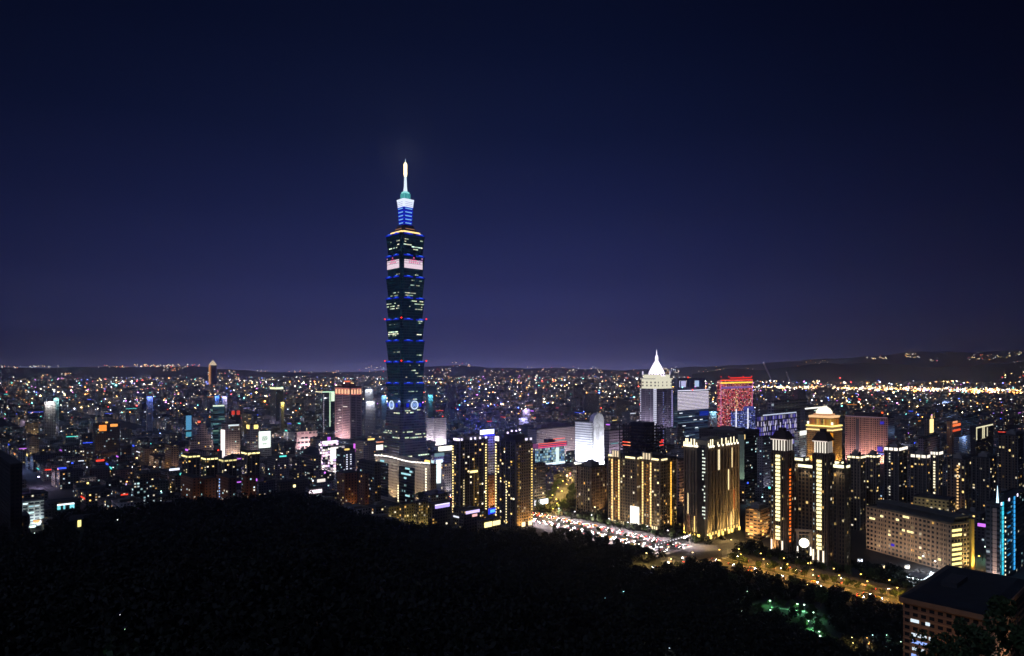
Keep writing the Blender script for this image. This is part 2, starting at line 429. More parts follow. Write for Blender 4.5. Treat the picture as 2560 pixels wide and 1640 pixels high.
# rows of lit offices: (section, face, from, to, floor, brightness, colour)
def tpane(face, a0, a1, z, ht, mat, name='window', parent=None):
    k = int((ZT - z) // PITCH); zt = ZT - k * PITCH
    h = 20.9 + (24.0 - 20.9) * (z - zt + PITCH) / PITCH if z > 111 else 23 + (106 - z) * .073
    h += 0.15 + (0.5 if z < 111 else 0)
    L = 2 * h - 8; b0 = -L/2 + a0 * L; b1 = -L/2 + a1 * L
    me = winmesh(name, b1 - b0, ht, mat)
    if face == 'R': return link(name, me, parent or tw, ((b0+b1)/2, -h, z), 0)
    return link(name, me, parent or tw, (-h, -(b0+b1)/2, z), -math.pi/2)
def tz(py): return HC + (925 - py) * TY * 0.975 / F + 0
R = random.Random(3)
GW = [(215,240,200),(235,250,220),(200,235,215),(255,250,215)]
rows = [('R',0,.95,597,.45,.8),('L',.3,.95,601,.4,.8),('R',.05,.9,603,.5,.7),('R',.0,.35,610,.9,2.2),('R',.42,.98,614,1.0,2.4),('L',.05,.7,617,.7,2.2),('L',.8,1,610,.9,2),('R',.5,.75,620,.9,1.8),
        ('L',.5,.9,684,.5,.8),('R',.2,.9,684,.4,.8),('R',.3,.8,699,.4,.5),('R',.35,.75,711,.6,.8),('L',.3,.9,730,.6,1.0),('R',.0,.6,731,.6,.9),('L',.2,.8,737,.7,.8),('R',.0,.5,737,.5,.8),
        ('R',.4,.95,751,.7,1.1),('L',.0,.95,757,.6,1.0),('R',.55,.95,758,.7,1.0),('L',.0,.9,764,.8,1.4),('R',.1,.9,765,.5,.8),('L',.0,.9,770,.8,1.1),('R',.6,1,771,.5,.8),('R',.4,.9,777,.4,.7),
        ('R',.7,.9,801,.8,1.6),('R',.75,.85,806,.9,1.6),('L',.2,.7,810,.3,.6),('L',.1,.8,829,.95,2.2),('L',.05,.8,834,.95,1.9),('L',.05,.7,838,.6,1.4),('R',.7,.95,835,.5,1.4),
        ('L',.5,1,880,.3,.7),('R',.2,.9,887,.25,.8),('R',.1,.95,913,.2,.6),('R',.4,.6,926,.8,1.3),('R',.2,.8,933,.4,.8),('R',.1,.9,943,.25,.8),('R',.65,1,941,.6,.7),('R',.75,1,957,.7,1.2),
        ('R',.25,.65,979,.7,1.1),('L',.3,.8,985,.3,.8),('R',.5,.95,999,.5,1.2)]
cnt = 0
for f, a0, a1, py, fill, st in rows:
    a = a0
    while a < a1 and cnt < 150:
        wd = R.choice((0.05, 0.08, 0.12))
        if R.random() < fill: tpane(f, a, min(a + wd, 1), tz(py), 1.5, emis(R.choice(GW), round(st * R.choice((.35, .6, .9)), 2))); cnt += 1
        a += wd + 0.012
# bright pink and white message panels on the second section
for f, a0, a1 in (('L', .04, .93), ('R', .04, .95)):
    zc = tz(654)
    sc_ = tpane(f, a0, a1, zc, 19.0, emis((250,225,240), 0.95), 'message_panel')
    for r_ in range(5):
        for c_ in range(9):
            aa = a0 + (a1 - a0) * (c_ + .5) / 9
            heart = abs(c_ - 4) + abs(r_ - 2) < 3 and not (r_ == 4 and c_ == 4)
            if heart or R.random() < .12:
                pp = tpane(f, aa - .03, aa + .03, zc + 7.4 - r_ * 3.7, 1.9, emis((235,90,150) if heart else (190,130,190), 1.0), 'coloured_pane')
                pp.location = (pp.location.x - (.3 if f == 'L' else 0), pp.location.y - (.3 if f == 'R' else 0), pp.location.z)
    for r_ in range(4):                                 # dark slab edges between the floors
        pp = tpane(f, a0, a1, zc + 5.6 - r_ * 3.75, 0.5, TDK, 'slab_edge')
        pp.location = (pp.location.x - (.35 if f == 'L' else 0), pp.location.y - (.35 if f == 'R' else 0), pp.location.z)
# top: crown, tiers, lit ring, teal lantern and spire
b = MB(); b.prism(notch(22, 3), 382, 384, notch(20.5, 3)); b.prism(notch(20, 3), 384.0, 387.2, notch(17.5, 3), mi=1)
b.prism(notch(18, 3), 387.2, 390, notch(13, 2.5), mi=0); b.build('crown', [TDK, emis((255,214,140), 1.7)], tw)
b = MB(); b.prism(notch(13.5, 2), 390, 393.5, notch(12.5, 2)); b.prism(notch(11.5, 2), 393.5, 398.5, notch(10, 1.5)); b.build('crown_step', paint((0.15,0.12,0.1), 0.7), tw)
b = MB(); b.box(-13.9, -13.6, -9, 9, 391, 392.4); b.box(-9, 9, -13.9, -13.6, 391, 392.4); b.build('light_strip', emis((170,120,90), .7), tw)
BT = paint((0.02,0.03,0.2), 0.5)
for k in range(5):
    z0 = 398.5 + k * 5.8; h0 = 7.8 + k * 0.25
    b = MB(); b.prism(notch(h0, 1.2), z0, z0 + 5.2, notch(h0 + .5, 1.3)); b.prism(notch(h0 + .9, 1.4), z0 + 5.2, z0 + 5.8, mi=1)
    m = b.build('tier', [emis((22,38,205), 0.55), emis((30,60,255), .9)], tw)
    for q4 in ((-h0-.75, -h0-.5, -h0*.75, h0*.75), (-h0*.75, h0*.75, -h0-.75, -h0-.5)):
        q = MB(); q.box(*q4, z0 + 2.6, z0 + 4.3); q.build('window', emis((120,180,250), 1.0), m)
b = MB(); b.prism(notch(9.2, 1.2), 427.5, 438.5, notch(10.2, 1.3)); b.prism(notch(10.6, 1.3), 438.5, 440.5)
ring = b.build('lit_gallery', emis((225,235,255), 1.2), tw)
for z in (429.5, 432.3, 435.1):
    q = MB(); q.box(-10.3, -10.05, -7, 7, z, z + .5); q.box(-7, 7, -10.3, -10.05, z, z + .5); q.build('slab_edge', emis((140,130,170), .8), ring)
b = MB(); b.prism(notch(5.6, .8), 440.5, 450.5); b.build('lantern', emis((50,150,160), .75), tw)
b = MB()
for a in (-5.2, -2.6, 0, 2.6, 5.2): b.box(-5.9, -5.65, a - .25, a + .25, 440.6, 450.4); b.box(a - .25, a + .25, -5.9, -5.65, 440.6, 450.4)
b.build('lantern_frame', emis((120,220,215), .9), tw)
b = MB(); b.lathe([(6.6, 450.5), (6.6, 452.6), (4.2, 454)], 12); b.build('spire_base', emis((150,235,235), 1.0), tw)
b = MB(); b.lathe([(3.4, 454), (2.5, 462), (1.9, 478), (1.8, 479)], 12); b.build('spire', emis((225,240,255), 1.2), tw)
b = MB(); b.lathe([(2.0, 479), (2.7, 482), (2.7, 499), (1.5, 501)], 12); b.build('spire_lamp', emis((255,226,165), 3.5), tw)
b = MB(); b.lathe([(0.5, 501), (0.15, 508)], 8); b.build('spire_tip', emis((220,240,255), 2.0), tw)
lamp('POINT', tw, (0, 0, 520), 30000, (1, .9, .7), 2)
# base: truncated pyramid
b = MB(); b.uref = (0, 153.6)
def chamf(h, c): return [(-h+c,-h),(h-c,-h),(h,-h+c),(h,h-c),(h-c,h),(-h+c,h),(-h,h-c),(-h,-h+c)]
b.prism(chamf(29.6, 5), 0, 106, chamf(23.0, 4)); b.prism(chamf(22.2, 4), 106, 111.2, mi=1)
base = b.build('base', [TBS, TDK], tw)
for f, a0, a1, py, fill, st in [('R',.0,.35,1027,.6,1.5),('L',.5,1,1033,.5,1.1),('R',.15,.45,1032,.8,2.0),('R',.65,.8,1026,.8,1.3),('L',.1,.95,1079,.6,1.0),('R',.0,.35,1080,.7,1.0),('L',0,.5,1084,.5,.8),('R',.35,.9,1087,.8,1.0),
                            ('L',.6,1,1094,.9,1.3),('R',.0,.2,1094,.8,1.2),('R',.3,.9,1095,.8,1.1),('L',.1,.4,1119,.6,1.2),('R',.5,.7,1116,.4,.7),('L',.0,.3,1141,1,1.8),('R',.6,1,1140,1,1.6),('L',.2,.3,1144,1,1.2),('R',.2,.3,1141,1,1.3)]:
    a = a0
    while a < a1:
        if R.random() < fill: tpane(f, a, a + .07, tz(py), 1.8, emis(R.choice(GW), round(st * R.choice((.5, .9)), 2)), parent=base)
        a += 0.085
tpane('L', .35, 1.0, tz(1143), 3.2, emis((50,60,230), 1.2), 'blue_sign', base)
def coin(face, off, mat):
    q = MB(); n = 24
    for r0, r1, mi in ((2.8, 3.9, 1), (5.2, 7.2, 0)):
        vs = []; fs = []
        for k in range(n):
            a = 2 * math.pi * k / n
            for r in (r0, r1):
                vs += [(r * math.cos(a), -0.8, r * math.sin(a)), (r * math.cos(a), 0, r * math.sin(a))]
        for k in range(n):
            j = (k + 1) % n; A, B = 4*k, 4*j
            fs += [(A, B, B+2, A+2), (A+1, A+3, B+3, B+1), (A+2, B+2, B+3, A+3), (A, A+1, B+1, B)]
        q.add(vs, fs, mi)
    q.box(-1.6, 1.6, -0.7, 0, -1.6, 1.6, 1)
    o = q.build('coin_emblem', [emis((205,225,255), 1.1), emis((150,185,255), .9)], tw)
    o.location = (off, -24.2, 109) if face == 'R' else (-24.2, off, 109); o.rotation_euler.z = 0 if face == 'R' else -math.pi/2
    for sgn in (-1, 1):
        p = MB(); x = off + sgn * 12
        if face == 'R': p.box(x - 2.5, x + 2.5, -22.9, -22.4, 104, 112)
        else: p.box(-22.9, -22.4, x - 2.5, x + 2.5, 104, 112)
        p.build('blue_panel', emis((20,40,220), .8), tw)
coin('R', 1, None); coin('L', 3, None)
lamp('POINT', tw, (-30, 0, 112), 9000, (.25, .35, 1), 2); lamp('POINT', tw, (0, -30, 112), 9000, (.25, .35, 1), 2)

# ------------------------------------------------------------------ named buildings, near to far
PIER = paint((0.30,0.24,0.17), 0.75); TAN = paint((0.34,0.26,0.17), 0.75); GREYB = paint((0.22,0.21,0.2), 0.8); BEIGE = paint((0.4,0.35,0.3), 0.8)
F_DARK = facade('f_dark', (0.075,0.07,0.065), cw=3.4, ch=3.2, ww=.55, wh=.5, lit=.03, pal=WARM, st=.7)
F_TAN = facade('f_tan', (0.22,0.165,0.10), cw=3.2, ch=3.2, ww=.5, wh=.55, lit=.03, pal=WARM, st=.8)
F_BROWN = facade('f_brown', (0.2,0.15,0.11), cw=3.4, ch=3.4, ww=.5, wh=.7, lit=.03, pal=WARM, st=.7)
F_BRICK = facade('f_brick', (0.24,0.11,0.055), cw=4, ch=3.3, ww=.35, wh=.5, lit=.03, pal=WARM, st=.7)
F_GREY = facade('f_grey', (0.26,0.24,0.25), cw=3.2, ch=3.4, ww=.62, wh=.55, lit=.05, pal=MIXED, st=.7)
F_PINK = facade('f_pink', (0.42,0.31,0.32), cw=2.8, ch=3.6, ww=.62, wh=.55, lit=.02, pal=MIXED, st=.8)
F_GLASS = facade('f_glass', (0.09,0.1,0.12), cw=3.5, ch=3.8, ww=.9, wh=.62, lit=.06, pal=COOL, st=.5, rough=.5)
F_WHITE = facade('f_white', (0.62,0.62,0.64), cw=3.0, ch=3.6, ww=.7, wh=.4, lit=.03, pal=COOL, st=.8)
ORANGE = (1.0, 0.55, 0.2); WARMC = (1.0, 0.78, 0.5); WHITEC = (0.9, 0.94, 1.0); CYANC = (0.45, 0.85, 1.0); BLUEC = (0.25, 0.3, 1.0); GOLDC = (1.0, 0.66, 0.22); PURC = (.75, .45, 1.0)

def land(s, name): LAND.append((PX(s.cx, s.cy), name)); return s
def crownlights(s, st=2.0, n=4, col=(255,240,200), ht=1.6, zo=-1.5, faces='RL', name='crown_light'):
    for f in faces:
        for k in range(n):
            if s.flen(f) / n < 2: continue
            a0 = (k + .12) / n; a1 = (k + .88) / n
            s.strip(f, a0, a1, s.h + zo, ht, col, st, name, 0.6)

# two dark towers with dotted corner lamps
A = Bld('residential_tower', 'dark residential tower edged with dotted lamps, left one of the dotted pair', 'tower', 1131, 1150, 1219, 1104, DB(1302))
A.body(F_DARK, ribs=(6, 2), ribmat=GREYB); A.penthouse(.6, .6, 5, GREYB); land(A, 'the pair of dark dotted towers')
A.column('L', .1, 8, A.h - 6, 2.9, 1.4, 1.3, (255,226,150), 2.2); A.column('R', .93, 8, A.h - 6, 2.9, 1.8, 1.3, (255,226,150), 2.0, skip=.1)
A.column('R', .13, 6, 45, 2.9, 1.0, 1.2, (255,232,170), 1.2)
A.column('R', .5, 12, A.h - 18, 2.9, 2.0, 1.5, (170,130,50), .35, name='window')
A.column('R', .62, 12, A.h - 30, 2.9, 2.0, 1.5, (170,130,50), .3, name='window')
for a in (.02, .35, .5, .68, .9): A.strip('R', a, a + .06, A.h + 2.2, 2.6, (235,225,245), 1.6, 'crown_light')
A.strip('L', .2, 1, A.h + 2, 2.6, (240,225,245), 1.8, 'crown_light')
A.lit(34, st=2.0); A.strip('R', .35, .62, 52, 2.4, (255,228,150), 2.2, 'lit_lounge')
A.strip('R', .4, .58, 9, 3, (255,235,170), 2.2, 'lit_lounge')
B = Bld('residential_tower', 'dark residential tower with tan right side, the dotted tower nearest the traffic road', 'tower', 1238, 1290, 1330, 1104, DB(1322))
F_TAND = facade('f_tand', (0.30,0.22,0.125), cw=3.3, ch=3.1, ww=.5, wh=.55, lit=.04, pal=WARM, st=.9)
B.body(F_DARK, ribs=(0, 4), ribmat=GREYB); B.penthouse(.7, .5, 6, paint((0.05,0.045,0.05), .8))
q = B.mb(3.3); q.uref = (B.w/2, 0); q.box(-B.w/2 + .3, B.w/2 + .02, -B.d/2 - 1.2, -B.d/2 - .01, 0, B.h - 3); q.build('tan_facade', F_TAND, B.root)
B.column('L', .04, 10, B.h - 5, 2.9, 1.5, 1.4, (255,230,160), 2.4); B.column('R', .93, 6, B.h - 8, 2.9, 1.5, 1.2, (255,220,130), 1.8, outw=1.4, skip=.15)
B.column('L', .55, 4, 50, 2.9, 1.1, 1.3, (255,236,180), 1.6)
B.column('R', .12, 6, B.h - 12, 2.9, .8, 1.0, (230,180,80), .7, outw=1.4, skip=.3)
B.lit(30, 'L', st=2.4); 
for a in (.3, .72): B.strip('R', a, a + .2, 3.5, 4.5, (255,236,180), 2.0, 'shop_window', 1.5)
B.strip('L', .0, .2, B.h + 1, 5, (240,225,235), 1.8, 'crown_light'); B.strip('R', .55, .7, B.h + 1.5, 2.5, (230,220,245), 1.4, 'crown_light'); B.strip('R', .85, .97, B.h + 1.5, 2.5, (230,220,245), 1.4, 'crown_light')
for x, z in ((-.7, 9), (-.2, 10.5), (.35, 10), (.8, 11)):
    m = MB(); m.lathe([(.25, B.h), (.2, B.h + z - 2)], 6, x * B.w/2, .2); m.lathe([(.9, B.h + z - 2), (1.1, B.h + z - 1), (.4, B.h + z)], 8, x * B.w/2, .2, mi=1); m.build('mast_lamp', [DARKMET, emis((235,215,255), 2.0)], B.root)
B.flood('R', .2, 8, .3, 9000, ORANGE, 50); B.flood('R', .8, 8, .3, 9000, ORANGE, 50)

# two towers with warm glowing pillars, and a dim neighbour
DM = Bld('residential_tower', 'dim grey brown tower block without crown lights, left of the glowing pillar towers', 'tower', 1441, 1478, 1517, 1170, DB(1290))
DM.body(F_BROWN, ribs=(4, 4), ribmat=PIER); DM.penthouse(.5, .5, 5); DM.lit(9, st=1.0); DM.flood('L', .5, 14, .3, 30000, ORANGE, 50)
DM.flood('R', .5, 14, .3, 20000, ORANGE, 50)
def pillar_tower(label, xl, xc, xr, yt, yb, pa, goldside):
    T = Bld('pillar_tower', label, 'tower', xl, xc, xr, yt, DB(yb), group='towers with glowing pillars beside the boulevard')
    T.body(F_TAN, ribs=(5, 5), ribmat=PIER, parapet=1.5)
    pil = T.mb(); face = 'L'
    for a in pa:
        y = T.d/2 - a * T.d
        pil.box(-T.w/2 - 1.8, -T.w/2 - .01, y - .5, y + .5, 2, T.h + 7)
    y0 = T.d/2 - pa[0] * T.d; y1 = T.d/2 - pa[-1] * T.d
    pil.box(-T.w/2 - 1.5, -T.w/2 - .01, y1 + .52, y0 - .52, T.h - 1, T.h + 6)
    pil.build('pillar', paint((.55,.5,.42), .7), T.root)
    for k in range(3):
        T.strip('L', pa[0] + (pa[-1]-pa[0]) * (k * .36 + .04), pa[0] + (pa[-1]-pa[0]) * (k * .36 + .2), T.h + 2.6, 6.2, (255,230,190), 1.0, 'crown_light', 1.9)
    T.column('L', pa[0], 5, T.h - 3, 2.9, 1.3, 2.0, (255,208,130), 2.0, 'pillar_lamp', outw=2.0)
    T.column('L', pa[-1], 5, T.h - 3, 2.9, 1.3, 2.0, (255,208,130), 2.2, 'pillar_lamp', outw=2.0)
    T.column('L', (pa[0]+pa[-1])/2, 6, T.h - 4, 2.9, 2.8, .7, (190,120,50), .7, 'balcony_light', outw=1.2)
    for a0, a1 in ((.02, .2), (.62, .95)): T.strip('L', a0, a1, T.h + .2, 1.9, (255,236,180), 1.9, 'crown_light', .6)
    T.strip('R', .05, .4, T.h, 1.8, (255,236,180), 1.5, 'crown_light', .6)
    if goldside:
        T.column('R', .62, 4, T.h - 2, 2.7, 1.1, 2.3, (255,190,70), 2.0, 'pillar_lamp', outw=.8)
        for a in (.2, .5, .8): T.flood('R', a, 9, .3, 14000, GOLDC, 62)
    T.lit(16, 'L', st=1.6, zr=(.1, .98)); T.lit(8, 'R', st=1.2)
    for k in range(9): T.strip('L', .05 + k * .1, .1 + k * .1, 3.2, 3.4, (255,236,190), 1.4, 'shop_window', 1.0)
    for k in range(4): T.flood('L', .15 + k * .23, 9, .3, 7000, WARMC, 62)
    return T
C1 = pillar_tower('brown tower with glowing pillars, left of the tower whose right side glows gold', 1521, 1592, 1603, 1146, 1322, (.18, .42), False)
C2 = pillar_tower('brown tower with glowing pillars whose right side is washed in gold light', 1597, 1650, 1691, 1150, 1330, (.24, .62), True)
land(C1, 'the glowing pillar towers')
C1.roofbox('roof_canopy', -.4, .9, -.2, .9, 3, 4, ROOF); C2.roofbox('roof_canopy', -.6, .8, -.2, .9, 3, 4, ROOF)
C1.item('lit_billboard', 'L', .98, 13, 11, 21, emis((255,250,235), 2.2), 2.5)

# big ribbed tower with a bright crown and gold uplights at its foot
E = Bld('ribbed_tower', 'wide ribbed brown tower with white crown lamps and golden uplights around its foot', 'tower', 1711, 1766, 1846, 1117, DB(1352))
E.body(facade('f_slot', (.26,.2,.15), cw=2.5, ch=21.5, ww=.5, wh=.94, lit=0, st=0), ribs=(10, 7), ribmat=PIER, bands=22, ribd=1.4, ribw=1.2, parapet=1.5); land(E, 'the ribbed tower with golden foot')
E.penthouse(.75, .7, 5, GREYB)
sl = MB(); sl.box(-E.w/2 - 1.9, -E.w/2 - .02, -E.d/2 + 1, -E.d/2 + 9, 0, E.h - 1); sl.build('recessed_bay', paint((0.02,0.02,0.022), .5), E.root)
E.column('L', .9, 22, E.h - 4, 3.4, 1.3, 1.4, (225,235,220), 1.2, 'window', outw=2.1, skip=.3); E.column('L', .97, 22, E.h - 6, 3.4, 1.2, 1.3, (225,235,220), 1.3, 'window', outw=2.1, skip=.35)
for f, aa in (('L', (.03,.12,.2,.28,.36,.5,.6)), ('R', (.02,.08,.14,.3,.42,.55,.62,.7,.8,.9))):
    for k, a in enumerate(aa):
        hh = 6.5 if k % 3 else 3.2
        E.item('crown_light', f, a, E.h + .3 + hh/2, 1.2, hh, emis((255,238,195), 2.0), 1.6); E.item('crown_light', f, a + .025, E.h - .2, 2.2, 1.8, emis((255,245,215), 2.4), 1.8)
E.lit(16, st=2.0); E.lit(6, pal=[(255,90,30)], st=1.6, seed=5)
for f, aa in (('L', (.08, .3, .5, .72)), ('R', (.06, .3, .42, .62, .72, .95))):
    for a in aa:
        E.flood(f, a, 6, .4, 26000, GOLDC, 68, 70); E.item('uplight', f, a, 3.5, 2.6, 3.4, emis((255,216,100), 4.0), 2.6)
for a in (.72, .78): E.flood('R', a, 4, .4, 60000, GOLDC, 80, 30)
for k in range(10): E.strip('R', .03 + k * .095, .07 + k * .095, 6, 3, (255,220,130), 1.2, 'shop_window', 1.6)

# dark slab behind it
G0 = Bld('office_slab', 'tall dark slab with pale green side strip, behind the ribbed tower with golden foot', 'office building', 1748, 1858, 1899, 1083, DB(1242))
G0.body(facade('f_slab', (.03,.03,.032), cw=3.5, ch=3.4, ww=.6, wh=.5, lit=.03, pal=COOL, st=.6), parapet=2.5); G0.penthouse(.6, .5, 4, GREYB)
G0.item('side_strip', 'L', .96, G0.h * .5, 9, G0.h - 4, paint((.25,.3,.25), .6), .3); G0.item('corner_lamp', 'R', .04, G0.h - 5, 4, 6, emis((255,214,140), 1.6), .5)
G0.lit(14, 'R', pal=COOL, st=1.0); G0.flood('L', .95, 25, 1, 60000, (.7, .9, .7), 55)

# pair of tall dark towers with white pavilion crowns and ladders of lit landings
def pavilion_tower(label, xl, xc, xr, yt, yb, wings, litp):
    T = Bld('pavilion_tower', label, 'tower', xl, xc, xr, yt, DB(yb), group='tall dark towers with white pavilion crowns')
    T.body(F_DARK2, ribs=(3, 6), ribmat=paint((.16,.12,.09), .8), parapet=0, ribd=1.0)
    x, y = T.w/2, T.d/2; cr_ = MB()
    cr_.box(-x + 1, x - 1, -y + 1, y - 1, T.h, T.h + 11); cr_.box(-x - .6, x + .6, -y - .6, y + .6, T.h + 11, T.h + 12.4)
    cr_.prism([(-x,-y),(x,-y),(x,y),(-x,y)], T.h + 12.4, T.h + 18, [(-x*.6,-y*.6),(x*.6,-y*.6),(x*.6,y*.6),(-x*.6,y*.6)])
    cr_.box(-x*.35, x*.35, -y*.35, y*.35, T.h + 18, T.h + 21); cr = cr_.build('crown', paint((.07,.04,.035), .8), T.root)
    for k in range(5):
        a = .14 + k * .18
        if litp and k == 4 and False: continue
        T.item('crown_column', 'L', a, T.h + 5.6, .95, 9.6, emis((240,232,215), 1.3), -.4)
    for k in range(3): T.item('crown_column', 'R', .2 + k * .3, T.h + 5.6, 1.2, 9.6, emis((200,190,180), .7), -.4)
    T.item('cornice_light', 'L', .5, T.h + 10.6, T.d + .5, .7, emis((230,210,200), 1.1), .7)
    # a ladder of brightly lit landings up the front
    T.column('L', .48, 14, T.h - 4, 3.35, 4.0, 2.3, (255,240,175), 1.9, 'landing_light', outw=1.2, skip=.06)
    T.column('L', .1, 14, T.h - 10, 3.35, 1.0, 1.4, (210,235,245), .5, 'window', outw=.4, skip=.45)
    T.lit(12, st=.9)
    for ws in wings:
        wxl, wxc, wxr, wyt, wyb, st = ws
        W = Bld('tower_wing', '', '', wxl, wxc, wxr, wyt, DB(wyb)); lb = W
        W.body(F_DARK2, ribs=(3, 4), ribmat=paint((.14,.11,.07), .8)); 
        # hang the wing's parts under the tower
        for p in (W.root,):
            for c_ in list(p.children):
                pass
        W.strip('L', .05, .95, W.h + .4, 2.4, (255,246,200), st, 'crown_light', 1.2); W.strip('R', .05, .6, W.h + .4, 2.0, (255,246,200), st * .8, 'crown_light', 1.2)
        W.flood('L', .5, 5, W.h - 3, 2500, WARMC, -60, 100)
        W.roof.location.z += 0
        W.lit(5, st=.8)
        M_ = T.root.matrix_basis.inverted() @ W.root.matrix_basis
        mw = Matrix.Translation(W.root.location) @ Matrix.Rotation(W.g, 4, 'Z'); mt_ = Matrix.Translation(T.root.location) @ Matrix.Rotation(T.g, 4, 'Z')
        rel = mt_.inverted() @ mw
        for c_ in list(W.root.children):
            if c_.name.split('.')[0] == 'wall': c_.name = 'wing'
            loc = rel @ c_.location; rz_ = c_.rotation_euler.z
            c_.parent = T.root; c_.location = loc; c_.rotation_euler.z = rz_
        bpy.data.objects.remove(W.root)
    return T
F_DARK2 = facade('f_dark2', (0.095,0.07,0.05), cw=3.2, ch=3.35, ww=.6, wh=.6, lit=.025, pal=WARM, st=.6)
P1 = pavilion_tower('tall dark pavilion crowned tower with an orange red ladder of lights beside the white', 1928, 1966, 1984, 1130, 1388,
    [(1984, 2010, 2024, 1150, 1372, 1.8), (1995, 2034, 2042, 1168, 1398, 2.2)], True)
P1.column('R', .35, 12, P1.h - 14, 3.35, 2.6, 1.7, (255,120,40), 1.3, 'balcony_light', outw=1.0)
P2 = pavilion_tower('tall dark tower with white columned pavilion crown, right of the glowing disc gateway', 2032, 2068, 2084, 1136, 1415,
    [(2084, 2112, 2126, 1168, 1432, 2.4), (2090, 2100, 2104, 1158, 1350, 2.0)], False)
land(P1, 'the pavilion crown towers')
for k in range(3): P2.item('entrance_light', 'L', .1 + k * .35, 7, 1.2, 11, emis((255,240,215), 1.6), 2)
for k in range(2): P1.item('entrance_light', 'L', .1 + k * .7, 7, 1.2, 11, emis((255,240,215), 1.6), 2)
P1.flood('L', .1, 8, .3, 30000, ORANGE, 60); P2.flood('L', .1, 8, .3, 30000, ORANGE, 60); P2.flood('R', .5, 8, .3, 20000, ORANGE, 60)
# gateway with the round white lamp
D_ = DB(1397); gw = tag(empty('gateway', (WX(2010, D_), D_, 0), GA + math.radians(-60)), 'stone gateway holding a big glowing white disc, between the two pavilion crown towers', 'gateway'); HERO.append((WX(2010, D_), D_, 8))
b = MB(); b.box(-6.4, -4.2, -1.5, 1.5, 0, 24); b.box(4.2, 6.4, -1.5, 1.5, 0, 24); b.box(-7.4, 7.4, -1.8, 1.8, 24, 25.6); b.box(-6.4, 6.4, -1.2, 1.2, 21, 22); b.build('frame', paint((.4,.36,.3), .8), gw)
b = MB(); b.lathe([(3.6, -0.4), (4.1, 0), (3.6, 0.4)], 28, mi=0); o = b.build('disc_lamp', emis((255,250,225), 3.0), gw, (0, -.6, 14)); o.rotation_euler.x = math.radians(90)
for x in (-5.3, 5.3):
    b = MB(); b.prism([(x-.9,-1.8),(x+.9,-1.8),(x+.9,-1.55),(x-.9,-1.55)], .5, 11, [(x-.3,-1.8),(x+.3,-1.8),(x+.3,-1.55),(x-.3,-1.55)]); b.build('pillar_light', emis((255,246,230), 2.2), gw)



# long slab of offices on the right, lit stair end
H = Bld('office_slab', 'long eight storey beige slab with a grid of dark windows and yellow lit end bay', 'office building', 2166, 2378, 2426, 1312, DB(1432), ang=22, dmax=80)
F_SLAB = facade('f_grid', (0.30,0.22,0.165), cw=3.7, ch=3.9, ww=.62, wh=.5, lit=.035, pal=WARM, st=1.4)
H.body(F_SLAB, ribs=(0, 19), ribmat=paint((.33,.25,.19), .8), bands=3.9, ribd=.4, ribw=.5, parapet=1.5)
land(H, 'the beige office slab')
m = MB(); m.box(-H.w/2 + 6, H.w/2 - 2, -H.d/2 + 2, H.d/2 - 6, H.h, H.h + 4.5); m.box(-H.w/2 + 5, H.w/2, -H.d/2, H.d/2 - 5, H.h + 4.5, H.h + 5.6)
m.build('upper_roof', paint((.1,.105,.1), .8), H.root)
for k in range(9):
    if k == 6: continue
    H.item('stair_window', 'R', .27, 3 + k * 3.9, H.w * .48, 2.0, emis((255,236,150), 1.7), .3)
m = MB(); m.box(H.w/2 - 2.0, H.w/2 + 1.6, -H.d/2 - 2.2, -H.d/2 + 3, 0, H.h + 3); m.build('end_wall', paint((.5,.36,.1), .7), H.root)
for a, z, wmul in ((.06, 29, 1), (.1, 29, 1), (.48, 37, 1), (.52, 37, 1), (.4, 33, 1), (.57, 25, 1), (.53, 25, 1), (.47, 25, 1), (.2, 33, 1), (.66, 5, 1), (.88, 8, 1), (.3, 18, 1)):
    H.item('window', 'L', a, z + .3, 2.6, 1.8, emis((255,236,170), 1.6), .1)
H.item('window', 'L', .34, 10, 3, 2, emis((70,50,230), .9), .1)
for k in range(5): H.flood('L', .1 + .2 * k, 24, .3, 8500, (1.0, .74, .5), 38, 100)
H.flood('R', .9, 12, .3, 30000, (1, .75, .25), 50)

# right edge tower with cyan ribbons
I = Bld('office_tower', 'tower at the right edge with cyan glowing ribbons and a lit rooftop spire', 'tower', 2464, 2500, 2640, 1262, DB(1468), dmax=45)
I.body(facade('f_cyan', (.05,.06,.09), cw=3.2, ch=3.4, ww=.7, wh=.5, lit=.05, pal=COOL, st=.8), ribs=(0, 0)); land(I, 'the cyan ribbon tower')
m = I.mb(); m.box(-I.w/2 - .4, -I.w/2 - .01, -I.d/2 + 2, -I.d/2 + I.d * .5, 4, I.h - 3)
m.build('side_panel', facade('f_pan', (.45,.36,.33), cw=60, ch=3.4, ww=.98, wh=.1, lit=0, pal=COOL, st=.1), I.root)
for k in range(18): I.item('light_ribbon', 'R', .07, 3 + k * 3.5, 4.2, 2.7 if k % 3 else 3.3, emis((60,205,235), 1.3 if k % 2 else 1.0), .5)
for k in range(17): I.item('light_ribbon', 'R', .5, 6 + k * 3.5, 3.2, 2.7, emis((60,170,245), 1.2), .5)
for k in range(4): I.item('light_band', 'R', .3, 20 + k * 11, 9, .8, emis((50,150,210), .8), .4)
I.column('R', .17, 3, I.h - 3, 3.4, 1.2, 1.2, (255,240,200), 1.6, 'window', skip=.25)
m = MB(); m.lathe([(.9, I.h), (.5, I.h + 6), (.1, I.h + 14)], 8, -I.w/2 + 2, -I.d/2 + 2); m.build('spire', emis((200,235,255), 2.4), I.root)
for a in (.02, .3, .62): I.item('roof_lamp', 'R', a, I.h + .6, 2.2, 2.2, emis((230,225,255), 2.4), .5)
m = MB()
